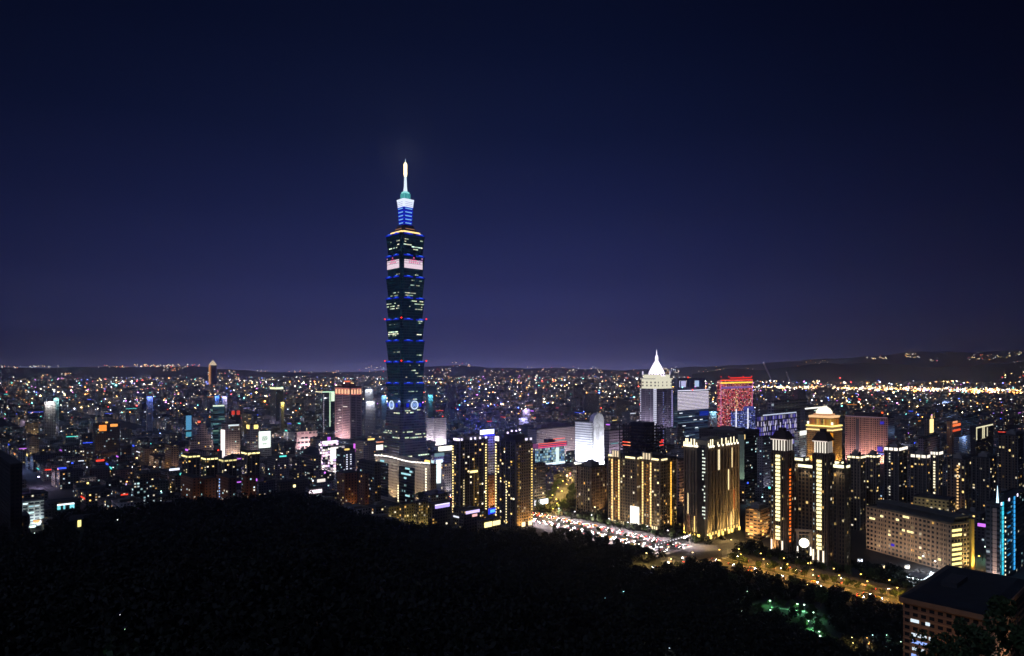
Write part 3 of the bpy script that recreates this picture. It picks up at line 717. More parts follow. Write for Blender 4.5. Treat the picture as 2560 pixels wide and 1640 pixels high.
for k in range(6): m.box(-I.w/2 + 4 + k * 4, -I.w/2 + 4.3 + k * 4, -I.d/2 + 1, -I.d/2 + 1.3, I.h + 1, I.h + 8)
m.box(-I.w/2 + 4, -I.w/2 + 24.3, -I.d/2 + 1.0, -I.d/2 + 1.3, I.h + 8, I.h + 8.3); m.build('roof_screen', DARKMET, I.root)
I.flood('L', .8, 12, .3, 14000, (1, .75, .6), 60); lamp('POINT', I.root, (-I.w/2 + 2, -I.d/2 - 3, 30), 5000, (.2, .75, 1), 2)

# institute in the lower right corner
J = Bld('institute_building', 'brick institute with overhanging dark roof in the lower right corner, nearest building of all', 'building', 2258, 2476, 2568, 1553, 330, dmax=70)
F_J = facade('f_j', (0.27,0.15,0.08), cw=3.8, ch=3.6, ww=.6, wh=.5, lit=.0, pal=COOL, st=1)
J.body(F_J, ribs=(0, 0), bands=3.6, ribmat=paint((.42,.24,.12), .8), parapet=0); land(J, 'the brick institute')
m = MB(); m.box(-J.w/2 - 1.6, J.w/2 + 1.6, -J.d/2 - 1.6, J.d/2 + 1.6, J.h, J.h + 2.6); m.build('cornice', paint((.35,.2,.1), .8), J.root)
m = MB(); x, y = J.w/2 + 1.2, J.d/2 + 1.2; m.prism([(-x,-y),(x,-y),(x,y),(-x,y)], J.h + 2.61, J.h + 4.4, [(-x*.8,-y*.8),(x*.8,-y*.8),(x*.8,y*.8),(-x*.8,y*.8)]); m.build('roof', paint((.025,.03,.035), .8), J.root)
for j, aa, c in ((1, (.12, .17, .3), 2), (3, (.13, .16, .2, .23, .26, .34), 2), (4, (.13, .17, .2, .24, .27, .35), 1), (5, (.14, .24), 2), (6, (.13, .16, .27, .4), 1)):
    for a in aa: J.item('window', 'L', a, J.h - 5 - j * 3.6, 1.9, 1.6, emis(((190,225,255), (150,180,255), (215,230,240))[c], 1.2), .3)
J.roofbox('roof_plant', -.3, .2, .1, .5, 4.4, 7, ROOF)
m = MB()
for k in range(22): m.box(-J.w/2 - 1.5, -J.w/2 - 1.4, -J.d/2 + (k + .5) * J.d / 22 - .06, -J.d/2 + (k + .5) * J.d / 22 + .06, J.h + 2.6, J.h + 3.7)
m.box(-J.w/2 - 1.52, -J.w/2 - 1.38, -J.d/2, J.d/2, J.h + 3.7, J.h + 3.8); m.build('railing', DARKMET, J.root)
J.flood('L', .1, 20, 6, 9000, ORANGE, 20, 120); J.flood('L', .6, 24, 14, 8000, ORANGE, 15, 120); J.flood('R', .3, 14, 14, 9000, (1, .75, .6), 25, 120)

# low warm building between the ribbed tower and the pavilion towers
LW = Bld('shop_building', 'low orange lit building with stacked balconies beside the ribbed tower foot', 'building', 1864, 1900, 1924, 1276, DB(1352))
LW.body(facade('f_lw', (.45,.3,.16), cw=4, ch=3.4, ww=.8, wh=.4, lit=.15, pal=WARM, st=.9), bands=3.4, ribmat=TAN); LW.lit(8, st=1.4)
LW.flood('L', .4, 12, .3, 26000, ORANGE, 50); LW.flood('R', .4, 12, .3, 14000, ORANGE, 50); LW.penthouse(.6, .6, 4)
# white lit office with curved bright roof edge
O2 = Bld('office_building', 'pale office block with bright roof edge and two dark glass bays below the skyscraper', 'office building', 938, 1076, 1091, 1164, DB(1278), dmax=90)
O2.body(facade('f_o2', (.5,.44,.38), cw=3.0, ch=3.6, ww=.3, wh=.4, lit=.0, pal=COOL, st=1), parapet=1.2)
land(O2, 'the pale office with dark glass bays')
for a0, a1 in ((.06, .26), (.46, .74)):
    am = (a0 + a1) / 2; wd = (a1 - a0) * O2.d
    p = O2.item('glass_bay', 'L', am, O2.h * .48, wd, O2.h * .8, facade('f_bay', (.02,.025,.03), cw=2.5, ch=3.6, ww=.9, wh=.7, lit=.06, pal=COOL, st=.5, rough=.5), .4)
O2.column('L', .03, 4, O2.h - 5, 3.1, 1.0, 2.0, (255,225,170), 1.2, 'wall_lamp'); O2.column('L', .445, 3, 24, 3.1, 1.6, 2.0, (255,240,200), 2.0, 'wall_lamp'); O2.column('L', .93, 2, O2.h - 4, 3.1, 1.8, 1.9, (255,245,220), 2.2, 'wall_lamp')
for a, z, wd in ((.15, 49, 9), (.62, 45, 9), (.56, 38, 12), (.64, 38, 8), (.58, 33, 5), (.62, 12, 9), (.68, 42, 5)): O2.item('window', 'L', a, z, wd, 2.2, emis((170,225,235), 1.1), .8)
for k in range(14):
    z = O2.h + 1.6 + 1.0 * math.sin(k / 13 * math.pi * 2.4); O2.item('roof_edge_light', 'L', (k + .5) / 14, z, O2.d / 14 + .02, 1.5, emis((255,244,235), 2.0), .6 + .6 * math.cos(k * .5))
for a in (.03, .36, .85): O2.flood('L', a, 18, .3, 30000, (1, .72, .4), 50); O2.flood('L', a, 22, O2.h - 6, 8000, (1, .92, .85), 5, 120)
O2.roofbox('roof_garden_lamp', .1, .35, -.85, -.7, 1, 4.5, emis((255,205,110), 2.2)); O2.roofbox('plant_room', -.3, .6, -.5, .8, .3, 5, GREYB)
SD = Bld('office_building', 'dark brown office wing with sloping roof left of the pale office with glass bays', 'office building', 893, 937, 945, 1160, DB(1284)); SD.body(F_DARK, parapet=1.5); SD.lit(8, pal=COOL, st=.8)

# ------------------------------------------------------------------ middle distance landmarks
# spired tower with the glowing white dome
Kt = Bld('domed_tower', 'tall stone tower topped by a glowing white pointed dome and spire', 'tower', 1600, 1641, 1683, 972, 1310, dmax=60)
Kt.body(facade('f_k', (.2,.17,.2), cw=3, ch=3.8, ww=.6, wh=.5, lit=.04, pal=COOL, st=.6), ribs=(3, 3), ribmat=paint((.35,.3,.33), .8), parapet=0); land(Kt, 'the white domed tower')
Kt.item('centre_strip', 'L', .93, Kt.h * .5, 7, Kt.h, emis((215,215,240), .95), .8)
Kt.column('L', .93, 4, Kt.h - 3, 3.9, 7.2, .8, (90,90,110), .6, 'slab_edge', outw=1.0)
Kt.column('L', .05, 30, Kt.h - 2, 4.2, 1.6, 2.4, (215,215,245), 1.0, 'corner_lamp', outw=.4, skip=.1); Kt.column('R', .92, 20, Kt.h - 2, 4.0, 1.8, 2.6, (190,180,255), 1.2, 'corner_lamp', outw=.4)
Kt.column('R', .4, 24, Kt.h - 6, 4.6, 1.6, 1.8, (160,170,255), .7, 'window', outw=.4, skip=.3)
x, y = Kt.w/2, Kt.d/2; sq = lambda h: [(-x*h,-y*h),(x*h,-y*h),(x*h,y*h),(-x*h,y*h)]
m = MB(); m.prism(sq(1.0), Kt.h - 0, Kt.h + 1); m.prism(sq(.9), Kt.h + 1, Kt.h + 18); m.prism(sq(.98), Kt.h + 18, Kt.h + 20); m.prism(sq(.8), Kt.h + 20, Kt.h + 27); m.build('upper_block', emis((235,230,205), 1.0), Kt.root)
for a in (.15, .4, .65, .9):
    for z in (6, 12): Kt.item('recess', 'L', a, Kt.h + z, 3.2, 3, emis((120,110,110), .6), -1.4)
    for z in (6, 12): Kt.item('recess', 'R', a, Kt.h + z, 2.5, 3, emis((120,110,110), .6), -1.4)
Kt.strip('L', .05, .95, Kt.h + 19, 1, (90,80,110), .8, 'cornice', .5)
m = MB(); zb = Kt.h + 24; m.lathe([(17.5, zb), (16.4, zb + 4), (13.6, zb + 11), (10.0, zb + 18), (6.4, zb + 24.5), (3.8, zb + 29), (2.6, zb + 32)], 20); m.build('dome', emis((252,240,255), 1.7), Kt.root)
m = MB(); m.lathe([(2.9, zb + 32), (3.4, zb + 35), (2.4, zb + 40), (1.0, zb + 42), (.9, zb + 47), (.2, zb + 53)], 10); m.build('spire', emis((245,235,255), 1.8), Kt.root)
for k in range(10):
    a_ = math.pi * (.75 + k * .11); m = MB(); m.box(-1.1, 1.1, -.4, .4, -1.8, 1.8); o = m.build('dome_window', paint((.1,.08,.14), .6), Kt.root, (16.9 * math.cos(a_), 16.9 * math.sin(a_), zb + 3)); o.rotation_euler.z = a_ + math.pi/2
for a in (.1, .5, .9):
    for f in 'LR': Kt.item('dome_turret', f, a, Kt.h + 30, 2.4, 7, emis((225,215,240), 1.3), -4)
for a_ in (.25, .65):
    Kt.flood('L', a_, 22, 40, 90000, (.8,.75,1), 55); Kt.flood('R', a_, 22, 40, 45000, (.7,.65,1), 55)
lamp('POINT', Kt.root, (-x - 6, -y - 6, Kt.h + 30), 20000, (.75, .6, 1), 3)

# block with two lit openings over a white lit grid
Lt = Bld('office_tower', 'office tower with a bright white grid of windows and two lit roof openings', 'office building', 1684, 1694, 1771, 982, 1390)
Lt.body(facade('f_l', (.05,.08,.13), cw=64, ch=3.9, ww=1.0, wh=.5, lit=.85, pal=[(60,90,130),(110,150,190),(40,60,90),(150,190,215)], st=.35, rough=.5), parapet=1.5)
m = Lt.mb(); m.box(-Lt.w/2 - .5, Lt.w/2 + .5, -Lt.d/2 - .6, -Lt.d/2 - .01, Lt.h - 36, Lt.h + 1); m.build('lit_grid', facade('f_lg', (.1,.09,.13), cw=2.6, ch=3.0, ww=.72, wh=.66, lit=1.1, pal=[(235,222,245),(225,215,245),(235,225,235),(245,235,250)], st=1.35, even=True), Lt.root)
m = MB(); X_ = Lt.w/2; z = Lt.h; Y_ = Lt.d/2
for q in ((-X_+2, X_*.84, z+.3, z+10), (-X_+2, X_*.84, z+25, z+29), (-X_+2, -X_+9, z+10, z+25), (-X_*.18, X_*.1, z+10, z+25), (X_*.62, X_*.84, z+10, z+25)): m.box(q[0], q[1], -Y_ + 2, Y_ - 2, q[2], q[3])
m.build('roof_frame', paint((.13,.14,.26), .7), Lt.root)
Lt.item('lit_opening', 'R', .2, z + 17.5, Lt.w * .2, 13, emis((205,205,250), .9), -3.5); Lt.item('lit_opening', 'R', .66, z + 17.5, Lt.w * .14, 13, emis((190,215,255), .9), -3.5)
Lt.item('dark_pane', 'R', .13, z + 17.5, 3.4, 13, emis((30,60,120), .6), -3.1); Lt.item('dark_pane', 'R', .74, z + 17.5, 3.4, 13, emis((30,60,120), .6), -3.1)
Lt.strip('R', .0, .98, z + 4, 1.6, (235,235,255), 1.3); Lt.item('aviation_light', 'R', .35, z + 31, 3, 3, emis((255,60,40), 3), -2); Lt.item('aviation_light', 'R', .46, z + 5, 3, 3, emis((255,60,50), 3), .8)
land(Lt, 'the white grid office tower')
for a, zz in ((.1, z - 42), (.4, z - 50), (.55, z - 58), (.2, 50), (.15, 36), (.6, 44), (.75, 60), (.3, 28)): Lt.item('window', 'R', a, zz, 11, 1.6, emis((230,240,250), 1.4), .3)
Lt.strip('R', .7, 1, z - 46, 10, (30,60,200), .5, 'blue_sign')
# dark blue glass wing beside the domed tower
# red lit tower
Mt = Bld('red_tower', 'wide tower lit in red and pink with a yellow band along its roof', 'tower', 1795, 1801, 1881, 952, 1540, dmax=80)
Mt.body(facade('f_m', (.12,.05,.05), cw=2.8, ch=3.3, ww=.86, wh=.62, lit=.8, pal=[(245,110,90),(230,70,80),(250,150,130),(215,80,110),(255,205,190),(235,140,175),(170,60,80)], st=1.5), parapet=1)
land(Mt, 'the red lit tower')
Mt.strip('R', 0, 1, Mt.h - 5, 3.0, (255,214,60), 1.5, 'yellow_band', .6); Mt.strip('R', 0, 1, Mt.h + 1, 2.2, (255,70,40), 1.5, 'red_band'); Mt.strip('R', .3, .98, Mt.h + 6, 2.2, (255,50,40), 1.4, 'red_band', -1)
Mt.item('edge_light', 'R', .01, Mt.h/2, 1.8, Mt.h, emis((240,140,200), .9), .5); Mt.item('edge_light', 'R', .99, Mt.h/2, 1.8, Mt.h, emis((240,120,170), .9), .5)
Mt.strip('R', .02, .98, Mt.h - 16, 5, (150,110,190), .7, 'violet_band', .3)
for a in (.02, .25, .7, .98): Mt.item('aviation_light', 'R', a, Mt.h + 9, 2.2, 3, emis((255,40,40), 2.6), 0)
for k in range(9): Mt.item('gold_pattern', 'R', .48 + .03 * math.sin(k * 1.5), Mt.h - 28 - k * 5, 4, 3, emis((240,190,110), 1.0), .4)
# blue white twin fins
Nt = Bld('office_building', 'small blue lit building with two bright white fins in front of the red lit tower', 'office building', 1829, 1836, 1888, 1030, 1420)
Nt.body(facade('f_n', (.1,.12,.3), cw=3, ch=3.6, ww=.9, wh=.55, lit=.8, pal=[(100,120,235),(140,160,250),(80,90,200),(190,200,255)], st=1.1), parapet=1)
for a in (.06, .62): Nt.item('white_fin', 'R', a, Nt.h/2 + 3, 3.6, Nt.h + 6, emis((240,240,255), 1.4), 1)
Nt.roofbox('step', .1, .9, -.9, .5, .3, 9, emis((90,100,200), .5))
# violet mall
Ot = Bld('shopping_mall', 'shopping mall striped with violet and white lights below a lattice fronted block', 'shopping mall', 1893, 1902, 1992, 1042, 1310, dmax=90)
Ot.body(facade('f_o', (.16,.14,.25), cw=4.2, ch=11, ww=.5, wh=.8, lit=.85, pal=[(190,185,245),(120,110,230),(235,225,250),(90,80,210)], st=.95), parapet=1.5)
Ot.strip('R', .0, .8, Ot.h * .45, 5.5, (60,50,235), 1.2, 'blue_band'); Ot.strip('R', .05, .98, Ot.h + 2.4, 2.4, (200,210,235), 1.0); Ot.strip('R', .0, .35, 12, 3, (90,60,230), 1.2, 'blue_band')
for k in range(14): Ot.item('white_fin', 'R', .03 + k * .07, Ot.h * (.72 if k % 2 else .25), 1.4, 13, emis((235,230,255), 1.1), .6)
land(Ot, 'the violet mall')
Lf = Bld('office_building', 'grey lattice fronted block standing behind the violet mall', 'office building', 1920, 1935, 2018, 1004, 1480, dmax=90)
Lf.body(facade('f_lat', (.27,.25,.27), cw=7, ch=6.6, ww=.72, wh=.7, lit=.03, pal=COOL, st=.5), parapet=1)
m = MB(); X_, Y_, z = Lf.w/2, Lf.d/2, Lf.h
for k in range(11): m.box(-X_*.72 + k * X_*.11, -X_*.72 + k * X_*.11 + .8, -Y_, -Y_ + .8, z, z + 21)
for k in range(4): m.box(-X_*.74, X_*.42, -Y_ - .05, -Y_ + .75, z + 4 + k * 5.4, z + 4.7 + k * 5.4)
m.box(X_*.45, X_*.95, -Y_*.8, Y_*.6, z, z + 24); m.build('roof_frame', paint((.2,.18,.22), .8), Lf.root); Lf.flood('R', .5, 40, 12, 60000, (.8,.8,1), 35, 110)
# golden dome building
Pt = Bld('golden_tower', 'golden lit tower of stepped tiers crowned by a small white dome', 'tower', 2017, 2081, 2104, 1078, DB(1176), dmax=60)
F_GOLD = facade('f_gold', (.5,.32,.13), glass=(.05,.02,.01), cw=2.6, ch=3.4, ww=.5, wh=.5, lit=.25, pal=[(235,140,50),(255,190,90),(180,90,40)], st=.5)
Pt.body(F_GOLD, ribs=(8, 4), ribmat=paint((.5,.36,.2), .8), parapet=0); land(Pt, 'the golden tiered tower')
x, y, z = Pt.w/2, Pt.d/2, Pt.h
def tier(s, f, z0, z1, mat, name): m = s.mb(2.6); m.prism([(-x*f,-y*f),(x*f,-y*f),(x*f,y*f),(-x*f,y*f)], z0, z1); return m.build(name, mat, s.root)
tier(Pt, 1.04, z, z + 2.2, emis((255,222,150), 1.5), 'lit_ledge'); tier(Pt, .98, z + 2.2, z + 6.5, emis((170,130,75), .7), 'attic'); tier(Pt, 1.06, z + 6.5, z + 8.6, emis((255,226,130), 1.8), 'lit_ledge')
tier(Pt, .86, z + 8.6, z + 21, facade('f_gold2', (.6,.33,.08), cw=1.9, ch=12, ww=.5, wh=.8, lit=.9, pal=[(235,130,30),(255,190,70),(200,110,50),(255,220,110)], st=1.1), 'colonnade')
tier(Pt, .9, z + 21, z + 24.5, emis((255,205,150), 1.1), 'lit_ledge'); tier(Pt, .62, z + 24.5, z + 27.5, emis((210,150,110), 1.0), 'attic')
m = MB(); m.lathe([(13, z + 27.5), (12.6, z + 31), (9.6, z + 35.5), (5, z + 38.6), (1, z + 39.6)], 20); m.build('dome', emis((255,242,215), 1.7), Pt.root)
m = MB(); m.tube((0, 0, z + 39), (0, 0, z + 43), .5, .3); m.build('finial', emis((255,230,200), 1), Pt.root)
Pt.item('gold_panel', 'L', .93, z - 14, 9, 22, emis((235,150,30), 1.0), .8)
for k in range(4): Pt.flood('L', .12 + k * .26, 7, 2, 60000, (1, .62, .2), 62); 
for k in range(2): Pt.flood('R', .3 + k * .4, 7, 2, 60000, (1, .62, .2), 62)
for a in (.03, .97): Pt.item('corner_lamp', 'L', a, z + 12, 3.2, 4.5, emis((255,240,210), 2), -2)
Pw = Bld('office_building', 'small white arched building tucked against the left side of the golden tiered tower', 'office building', 1990, 1997, 2018, 1078, 1190)
Pw.body(facade('f_pw', (.5,.5,.55), cw=5, ch=3.5, ww=.6, wh=.5, lit=.3, pal=COOL, st=.5), parapet=1); Pw.strip('R', .1, .9, Pw.h - 4, 8, (235,235,225), 1.5, 'lit_arch'); Pw.flood('R', .5, 9, .3, 25000, WHITEC, 55)
# canopy lit roof behind
Rc = Bld('arena_building', 'low building with a long white glowing roof canopy behind the golden tiered tower', 'building', 2000, 2012, 2068, 1024, 1500)
Rc.body(F_GREY, parapet=1); Rc.strip('R', .0, .98, Rc.h + 2, 3.2, (250,250,240), 1.6, 'canopy_light'); Rc.strip('R', .4, 1, Rc.h - 4, 2.2, (210,235,220), 1.0, 'canopy_light'); Rc.lit(8, 'R', pal=COOL, st=1)
# purple grid slab
Qt = Bld('hotel_slab', 'broad tower slab with a rosy grid facade and faint violet sign', 'hotel', 2113, 2219, 2236, 1046, DB(1172), dmax=90)
Qt.body(facade('f_q', (.42,.27,.3), glass=(.03,.015,.03), cw=3.4, ch=3.6, ww=.62, wh=.6, lit=.10, pal=[(120,60,90),(180,100,80),(90,60,170)], st=.4), ribs=(0, 12), bands=3.6, ribmat=paint((.5,.32,.3), .8), ribd=.4, ribw=.5)
land(Qt, 'the rosy grid slab')
m = MB(); m.box(-Qt.w/2 - .9, -Qt.w/2 - .42, -Qt.d/2 + Qt.d*.66, -Qt.d/2 + Qt.d*.74, 0, Qt.h - 3); m.build('dark_recess', paint((.05,.05,.1), .6), Qt.root)
Qt.strip('L', 0, 1, Qt.h + 1, 1.2, (150,120,140), .7, 'parapet_light', .6); Qt.roofbox('plant_room', -.7, .8, -.5, .6, .3, 8, paint((.04,.04,.07), .8)); Qt.item('aviation_light', 'L', .86, Qt.h + 9, 2.6, 2.6, emis((255,100,40), 2.6), -4)
for a, z, c, ww_, hh in ((.86, 24, (140,150,250), 9, 3), (.83, 32, (110,80,220), 8, 8), (.88, Qt.h - 8, (60,50,200), 6, 5), (.12, 16, (90,70,210), 8, 3)): Qt.item('violet_sign', 'L', a, z, ww_, hh, emis(c, .8), .8)
for k in range(5): Qt.flood('L', .1 + k * .2, 15, 2, 80000, (1, .62, .5), 55)
for k in range(3): Qt.flood('L', .6 + k * .18, 10, 2, 60000, (1, .55, .2), 60)
# floodlit white tower with a rounded fin
Rt = Bld('white_tower', 'brilliant white floodlit office tower with louvred left side and rounded fin', 'office building', 1438, 1476, 1509, 1056, DB(1176), dmax=70)
Rt.body(facade('f_r', (.7,.7,.76), glass=(.16,.17,.22), cw=9, ch=4.0, ww=1.0, wh=.28, lit=0, pal=COOL, st=0), parapet=1); land(Rt, 'the white floodlit tower')
m = MB(); rr = Rt.w * .40; zt_ = Rt.h + 2
poly = [(-rr, 0.0), (rr, 0.0)] + [(rr * math.cos(a), zt_ + rr * .9 * math.sin(a)) for a in [math.pi * k / 12 for k in range(13)]]
vs = [(px_, -Rt.d/2 - 1.4, pz_) for px_, pz_ in poly] + [(px_, -Rt.d/2 + 7, pz_) for px_, pz_ in poly]; n_ = len(poly)
m.add([(v[0] + Rt.w*.08, v[1], v[2]) for v in vs], [tuple(range(n_)), tuple(reversed(range(n_, 2*n_)))] + [((i+1) % n_, i, i + n_, (i+1) % n_ + n_) for i in range(n_)])
m.build('fin', paint((.8,.79,.84), .6), Rt.root)
for dx in (-.11, .02): Rt.item('fin_groove', 'R', .56 + dx, Rt.h * .48, 1.3, Rt.h * .82, paint((.3,.28,.33), .7), 1.3)
for k in range(4): Rt.flood('L', .12 + k * .25, 13, .5, 130000, WHITEC, 60, 90); Rt.flood('R', .12 + k * .25, 14, .5, 170000, WHITEC, 60, 90)
for k in range(2): Rt.flood('L', .3 + k * .4, 26, 1, 60000, WHITEC, 40, 90)
Rt.flood('R', .5, 25, 1, 80000, WHITEC, 45, 90)
Rt.strip('L', .0, .9, 6, 9, (255,255,245), 1.8, 'podium_light', 3)
# grey convention halls beside it
Tt = Bld('exhibition_hall', 'long grey exhibition hall to the left of the white floodlit tower', 'hall', 1320, 1342, 1446, 1074, 1240, dmax=110)
Tt.body(facade('f_t', (.3,.26,.3), cw=3.4, ch=3.2, ww=.5, wh=.5, lit=.02, pal=COOL, st=.6)); Tt.penthouse(.7, .5, 7, paint((.26,.22,.28), .8)); Tt.lit(9, 'R', pal=COOL, st=.9)
for k in range(3): Tt.flood('R', .2 + .3 * k, 30, 2, 100000, (1, .85, .85), 40, 110)
T2 = Bld('exhibition_hall', 'grey blank sided hall between the white floodlit tower and the scaffolded tower', 'hall', 1509, 1523, 1560, 1078, 1210)
T2.body(facade('f_t2', (.28,.24,.3), cw=6, ch=5, ww=.9, wh=.2, lit=.02, pal=COOL, st=.6)); T2.strip('R', .1, .6, 34, 2, (110,170,180), .8); T2.flood('R', .5, 30, 2, 70000, (1, .8, .9), 40, 110)
# cyan mall with red roof lines
St = Bld('shopping_mall', 'glowing cyan and white shopping mall with red neon lines along its roof', 'shopping mall', 1338, 1346, 1412, 1122, DB(1168), dmax=60)
St.body(facade('f_s', (.3,.5,.55), cw=4, ch=4.5, ww=.8, wh=.8, lit=.9, pal=[(150,205,235),(190,235,240),(120,170,230),(215,245,240)], st=.85), parapet=1); land(St, 'the cyan shopping mall')
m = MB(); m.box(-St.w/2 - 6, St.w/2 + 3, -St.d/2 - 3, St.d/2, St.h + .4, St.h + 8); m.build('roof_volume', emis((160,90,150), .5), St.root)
for z, c in ((2, (255,90,140)), (5, (255,70,50)), (8.5, (255,120,90))): St.strip('R', -.06, 1, St.h + z, 1.1, c, 1.3, 'neon_line', 3.6)
m = MB(); m.box(-8, 10, -2, 8, St.h + 8, St.h + 14); m.build('roof_plant', paint((.03,.03,.06), .8), St.root); St.strip('R', .55, 1.0, St.h + 14, 1.2, (255,80,60), 1.2, 'neon_line')
St.item('lit_bay', 'R', .7, St.h * .5, 8, St.h * .9, emis((225,245,245), 1.2), .8); St.strip('R', .0, 1, 3, 4, (230,245,255), 1.4, 'shop_window')
# tower under construction
Ut = tag(empty('scaffolded_tower', (WX(1606, 960), 960, 0), GA), 'black unfinished tower frame of bare floors with red lights, before the white domed tower', 'construction'); HERO.append((WX(1606, 960), 960, 34)); LAND.append((1606, 'the scaffolded tower'))
BK = paint((.012,.012,.014), .8); zt_ = WZ(1060, 960)
m = MB(); m.box(-12, 12, -12, 12, 0, zt_ + 3); m.build('core', BK, Ut)
k = 0; z = 4.0
while z < zt_:
    m = MB(); m.box(-23, 23, -23, 23, z, z + .7)
    m.build('floor_slab', BK, Ut)
    z += 4.3; k += 1
m = MB()
for i in range(7):
    for j in (-22.4, 22.4):
        t = -22.4 + i * 44.8 / 6; m.box(t - .45, t + .45, j - .45, j + .45, 0, zt_); m.box(j - .44, j + .44, t - .46, t + .46, 0, zt_ - .02)
m.build('columns', BK, Ut)
for (x, y, c, wd) in ((-23.5, 12, (255,70,50), 9), (12, -23.5, (255,70,50), 9), (-23.5, 9, (255,150,110), 12), (14, -23.5, (255,60,60), 6)):
    for dz in (0, 4.3):
        m = MB(); z = WZ(1112, 960) + dz * (1 if wd > 6 else 1.6)
        if abs(x) > 20 and x < 0: m.box(x - .3, x, y - wd/2, y + wd/2, z, z + 1.1)
        else: m.box(x - wd/2, x + wd/2, y - .3, y, z, z + 1.1)
        m.build('red_lamp_row', emis(c, 1.6), Ut)
def crane(px0, py0, px1, py1, D, label, parent_label='crane'):
    t = tag(empty('tower_crane', (WX(px1, D), D, 0)), label, 'crane'); g = paint((.35,.3,.33), .6)
    X0, Z0, X1, Z1 = WX(px0, D) - WX(px1, D), WZ(py0, D), 0, WZ(py1, D)
    m = MB()
    for dx, dz in ((-1.4, 0), (1.4, 0)): m.tube((X1 + dx, -1, Z1), (X0 + dx*.4, -1, Z0), .3, n=4)
    m.tube((X1, 1, Z1 + 1.5), (X0, 1, Z0), .3, n=4)
    n = 16
    for k in range(n):
        a, c = k / n, (k + 1) / n; P = lambda s_, e: (X1 + (X0-X1) * s_ + e, -1, Z1 + (Z0-Z1) * s_)
        m.tube(P(a, -1.4 + a), P(c, 1.4 - c), .16, n=4)
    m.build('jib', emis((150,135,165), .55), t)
    m = MB(); m.box(-1.3, 1.3, -1.3, 1.3, 0, Z1); m.build('mast', g, t)
    m = MB(); m.box(1, 7, -1.6, 1.6, Z1 - 2, Z1 + 1.5); m.build('counterweight', g, t)
    m = MB(); m.lathe([(1, Z0), (1.5, Z0 + 1.3), (.5, Z0 + 2.6)], 8, X0, 0); m.build('tip_lamp', emis((200,190,220), 1.1), t)
crane(1909, 908, 1934, 962, 1900, 'taller of the two leaning tower cranes, just right of the red lit tower')
crane(1966, 932, 1980, 966, 2000, 'shorter of the two leaning tower cranes, farther right of the red lit tower')
# cyan blue glowing block with a bright blue roof sign
Vt = Bld('office_building', 'white office with a brilliant blue white sign on its roof, behind the left dotted tower', 'office building', 1189, 1198, 1246, 1092, 930)
Vt.body(F_WHITE, parapet=1); Vt.item('roof_sign', 'R', .38, Vt.h + 6, 25, 6, emis((225,230,255), 3.0), 1); Vt.item('roof_sign_glow', 'R', .5, Vt.h + 1, 20, 2, emis((60,60,255), 1.4), .6)
lamp('POINT', Vt.root, (-6, -Vt.d/2 - 5, Vt.h + 10), 60000, (.15,.15,1), 3); lamp('POINT', Vt.root, (-4, 20, Vt.h + 12), 150000, (.15,.15,1), 4); Vt.flood('R', .5, 14, .3, 20000, (.8,.8,1), 50)
# left of the giant tower
Wt = Bld('office_tower', 'rosy stone office tower with a row of orange lit top windows, left of the skyscraper', 'office building', 838, 876, 904, 969, DB(1118), dmax=60)
F_W = facade('f_w', (.36,.25,.27), glass=(.05,.035,.04), cw=30, ch=3.6, ww=1.0, wh=.45, lit=0, pal=COOL, st=0)
Wt.g = Wt.g
Wt.body(facade('f_w2', (.40,.27,.28), glass=(.05,.035,.045), cw=4, ch=3.6, ww=.94, wh=.45, lit=.07, pal=[(150,110,110),(255,235,215),(120,90,100)], st=.6), ribs=(2, 2), ribmat=paint((.4,.28,.28), .8), ribd=.8, ribw=2, parapet=2); land(Wt, 'the rosy office tower')
for f, n_ in (('L', 5), ('R', 4)):
    for k in range(n_): Wt.item('tall_window', f, (k + .5) / n_, Wt.h - 9, Wt.flen(f) / n_ * .62, 10, emis((255,190,150), 1.3), .7)
    Wt.strip(f, .02, .98, Wt.h - 2.5, 1, (255,140,120), 1.0, 'cornice_light'); Wt.strip(f, .02, .98, Wt.h - 15, 1, (255,120,100), .9, 'cornice_light')
Wt.penthouse(.5, .5, 8, paint((.3,.12,.1), .8)); Wt.item('roof_lamp', 'R', .1, Wt.h + 13, 14, 3, emis((255,130,90), 1.2), -18)
for a, z in ((.3, 78), (.35, 62), (.3, 55), (.2, 48), (.6, 86), (.75, 86), (.3, 36), (.1, 30)): Wt.item('window', 'L', a, z, 9, 1.6, emis((245,230,225), 1.2), .3)
for f in 'LR':
    for k in range(3): Wt.flood(f, .2 + k * .3, 22, 2, 150000, (1, .72, .72), 50)
Xt = Bld('office_tower', 'dark glass tower outlined by pale green corner lights, next left of the rosy office tower', 'office building', 789, 806, 836, 980, 1640)
Xt.body(F_GLASS, parapet=1); Xt.strip('L', 0, 1, Xt.h, 2.5, (235,225,190), 1.2, 'roof_light'); Xt.strip('R', 0, 1, Xt.h, 2.5, (190,235,200), 1.4, 'roof_light')
Xt.column('R', .1, 8, Xt.h - 3, 4.4, 1.6, 2.8, (180,170,190), .9, 'window'); Xt.column('R', .62, 30, Xt.h, 4.2, 3.2, 4, (190,225,190), 1.0, 'corner_light'); Xt.lit(12, 'L', pal=COOL, st=1.0)
Xt.item('lit_corner', 'R', .86, Xt.h - 12, 9, 22, emis((225,250,215), 1.3), .4)
Yt = Bld('office_tower', 'slim dark tower with a pale yellow glowing top slab left of the outlined glass tower', 'office building', 675, 690, 708, 972, 2000)
Yt.body(F_DARK, parapet=1); Yt.strip('L', 0, 1, Yt.h + 1.5, 6, (235,240,190), 1.5, 'roof_light'); Yt.strip('R', 0, 1, Yt.h + 1.5, 6, (235,240,200), 1.6, 'roof_light'); Yt.lit(10, pal=COOL, st=1)
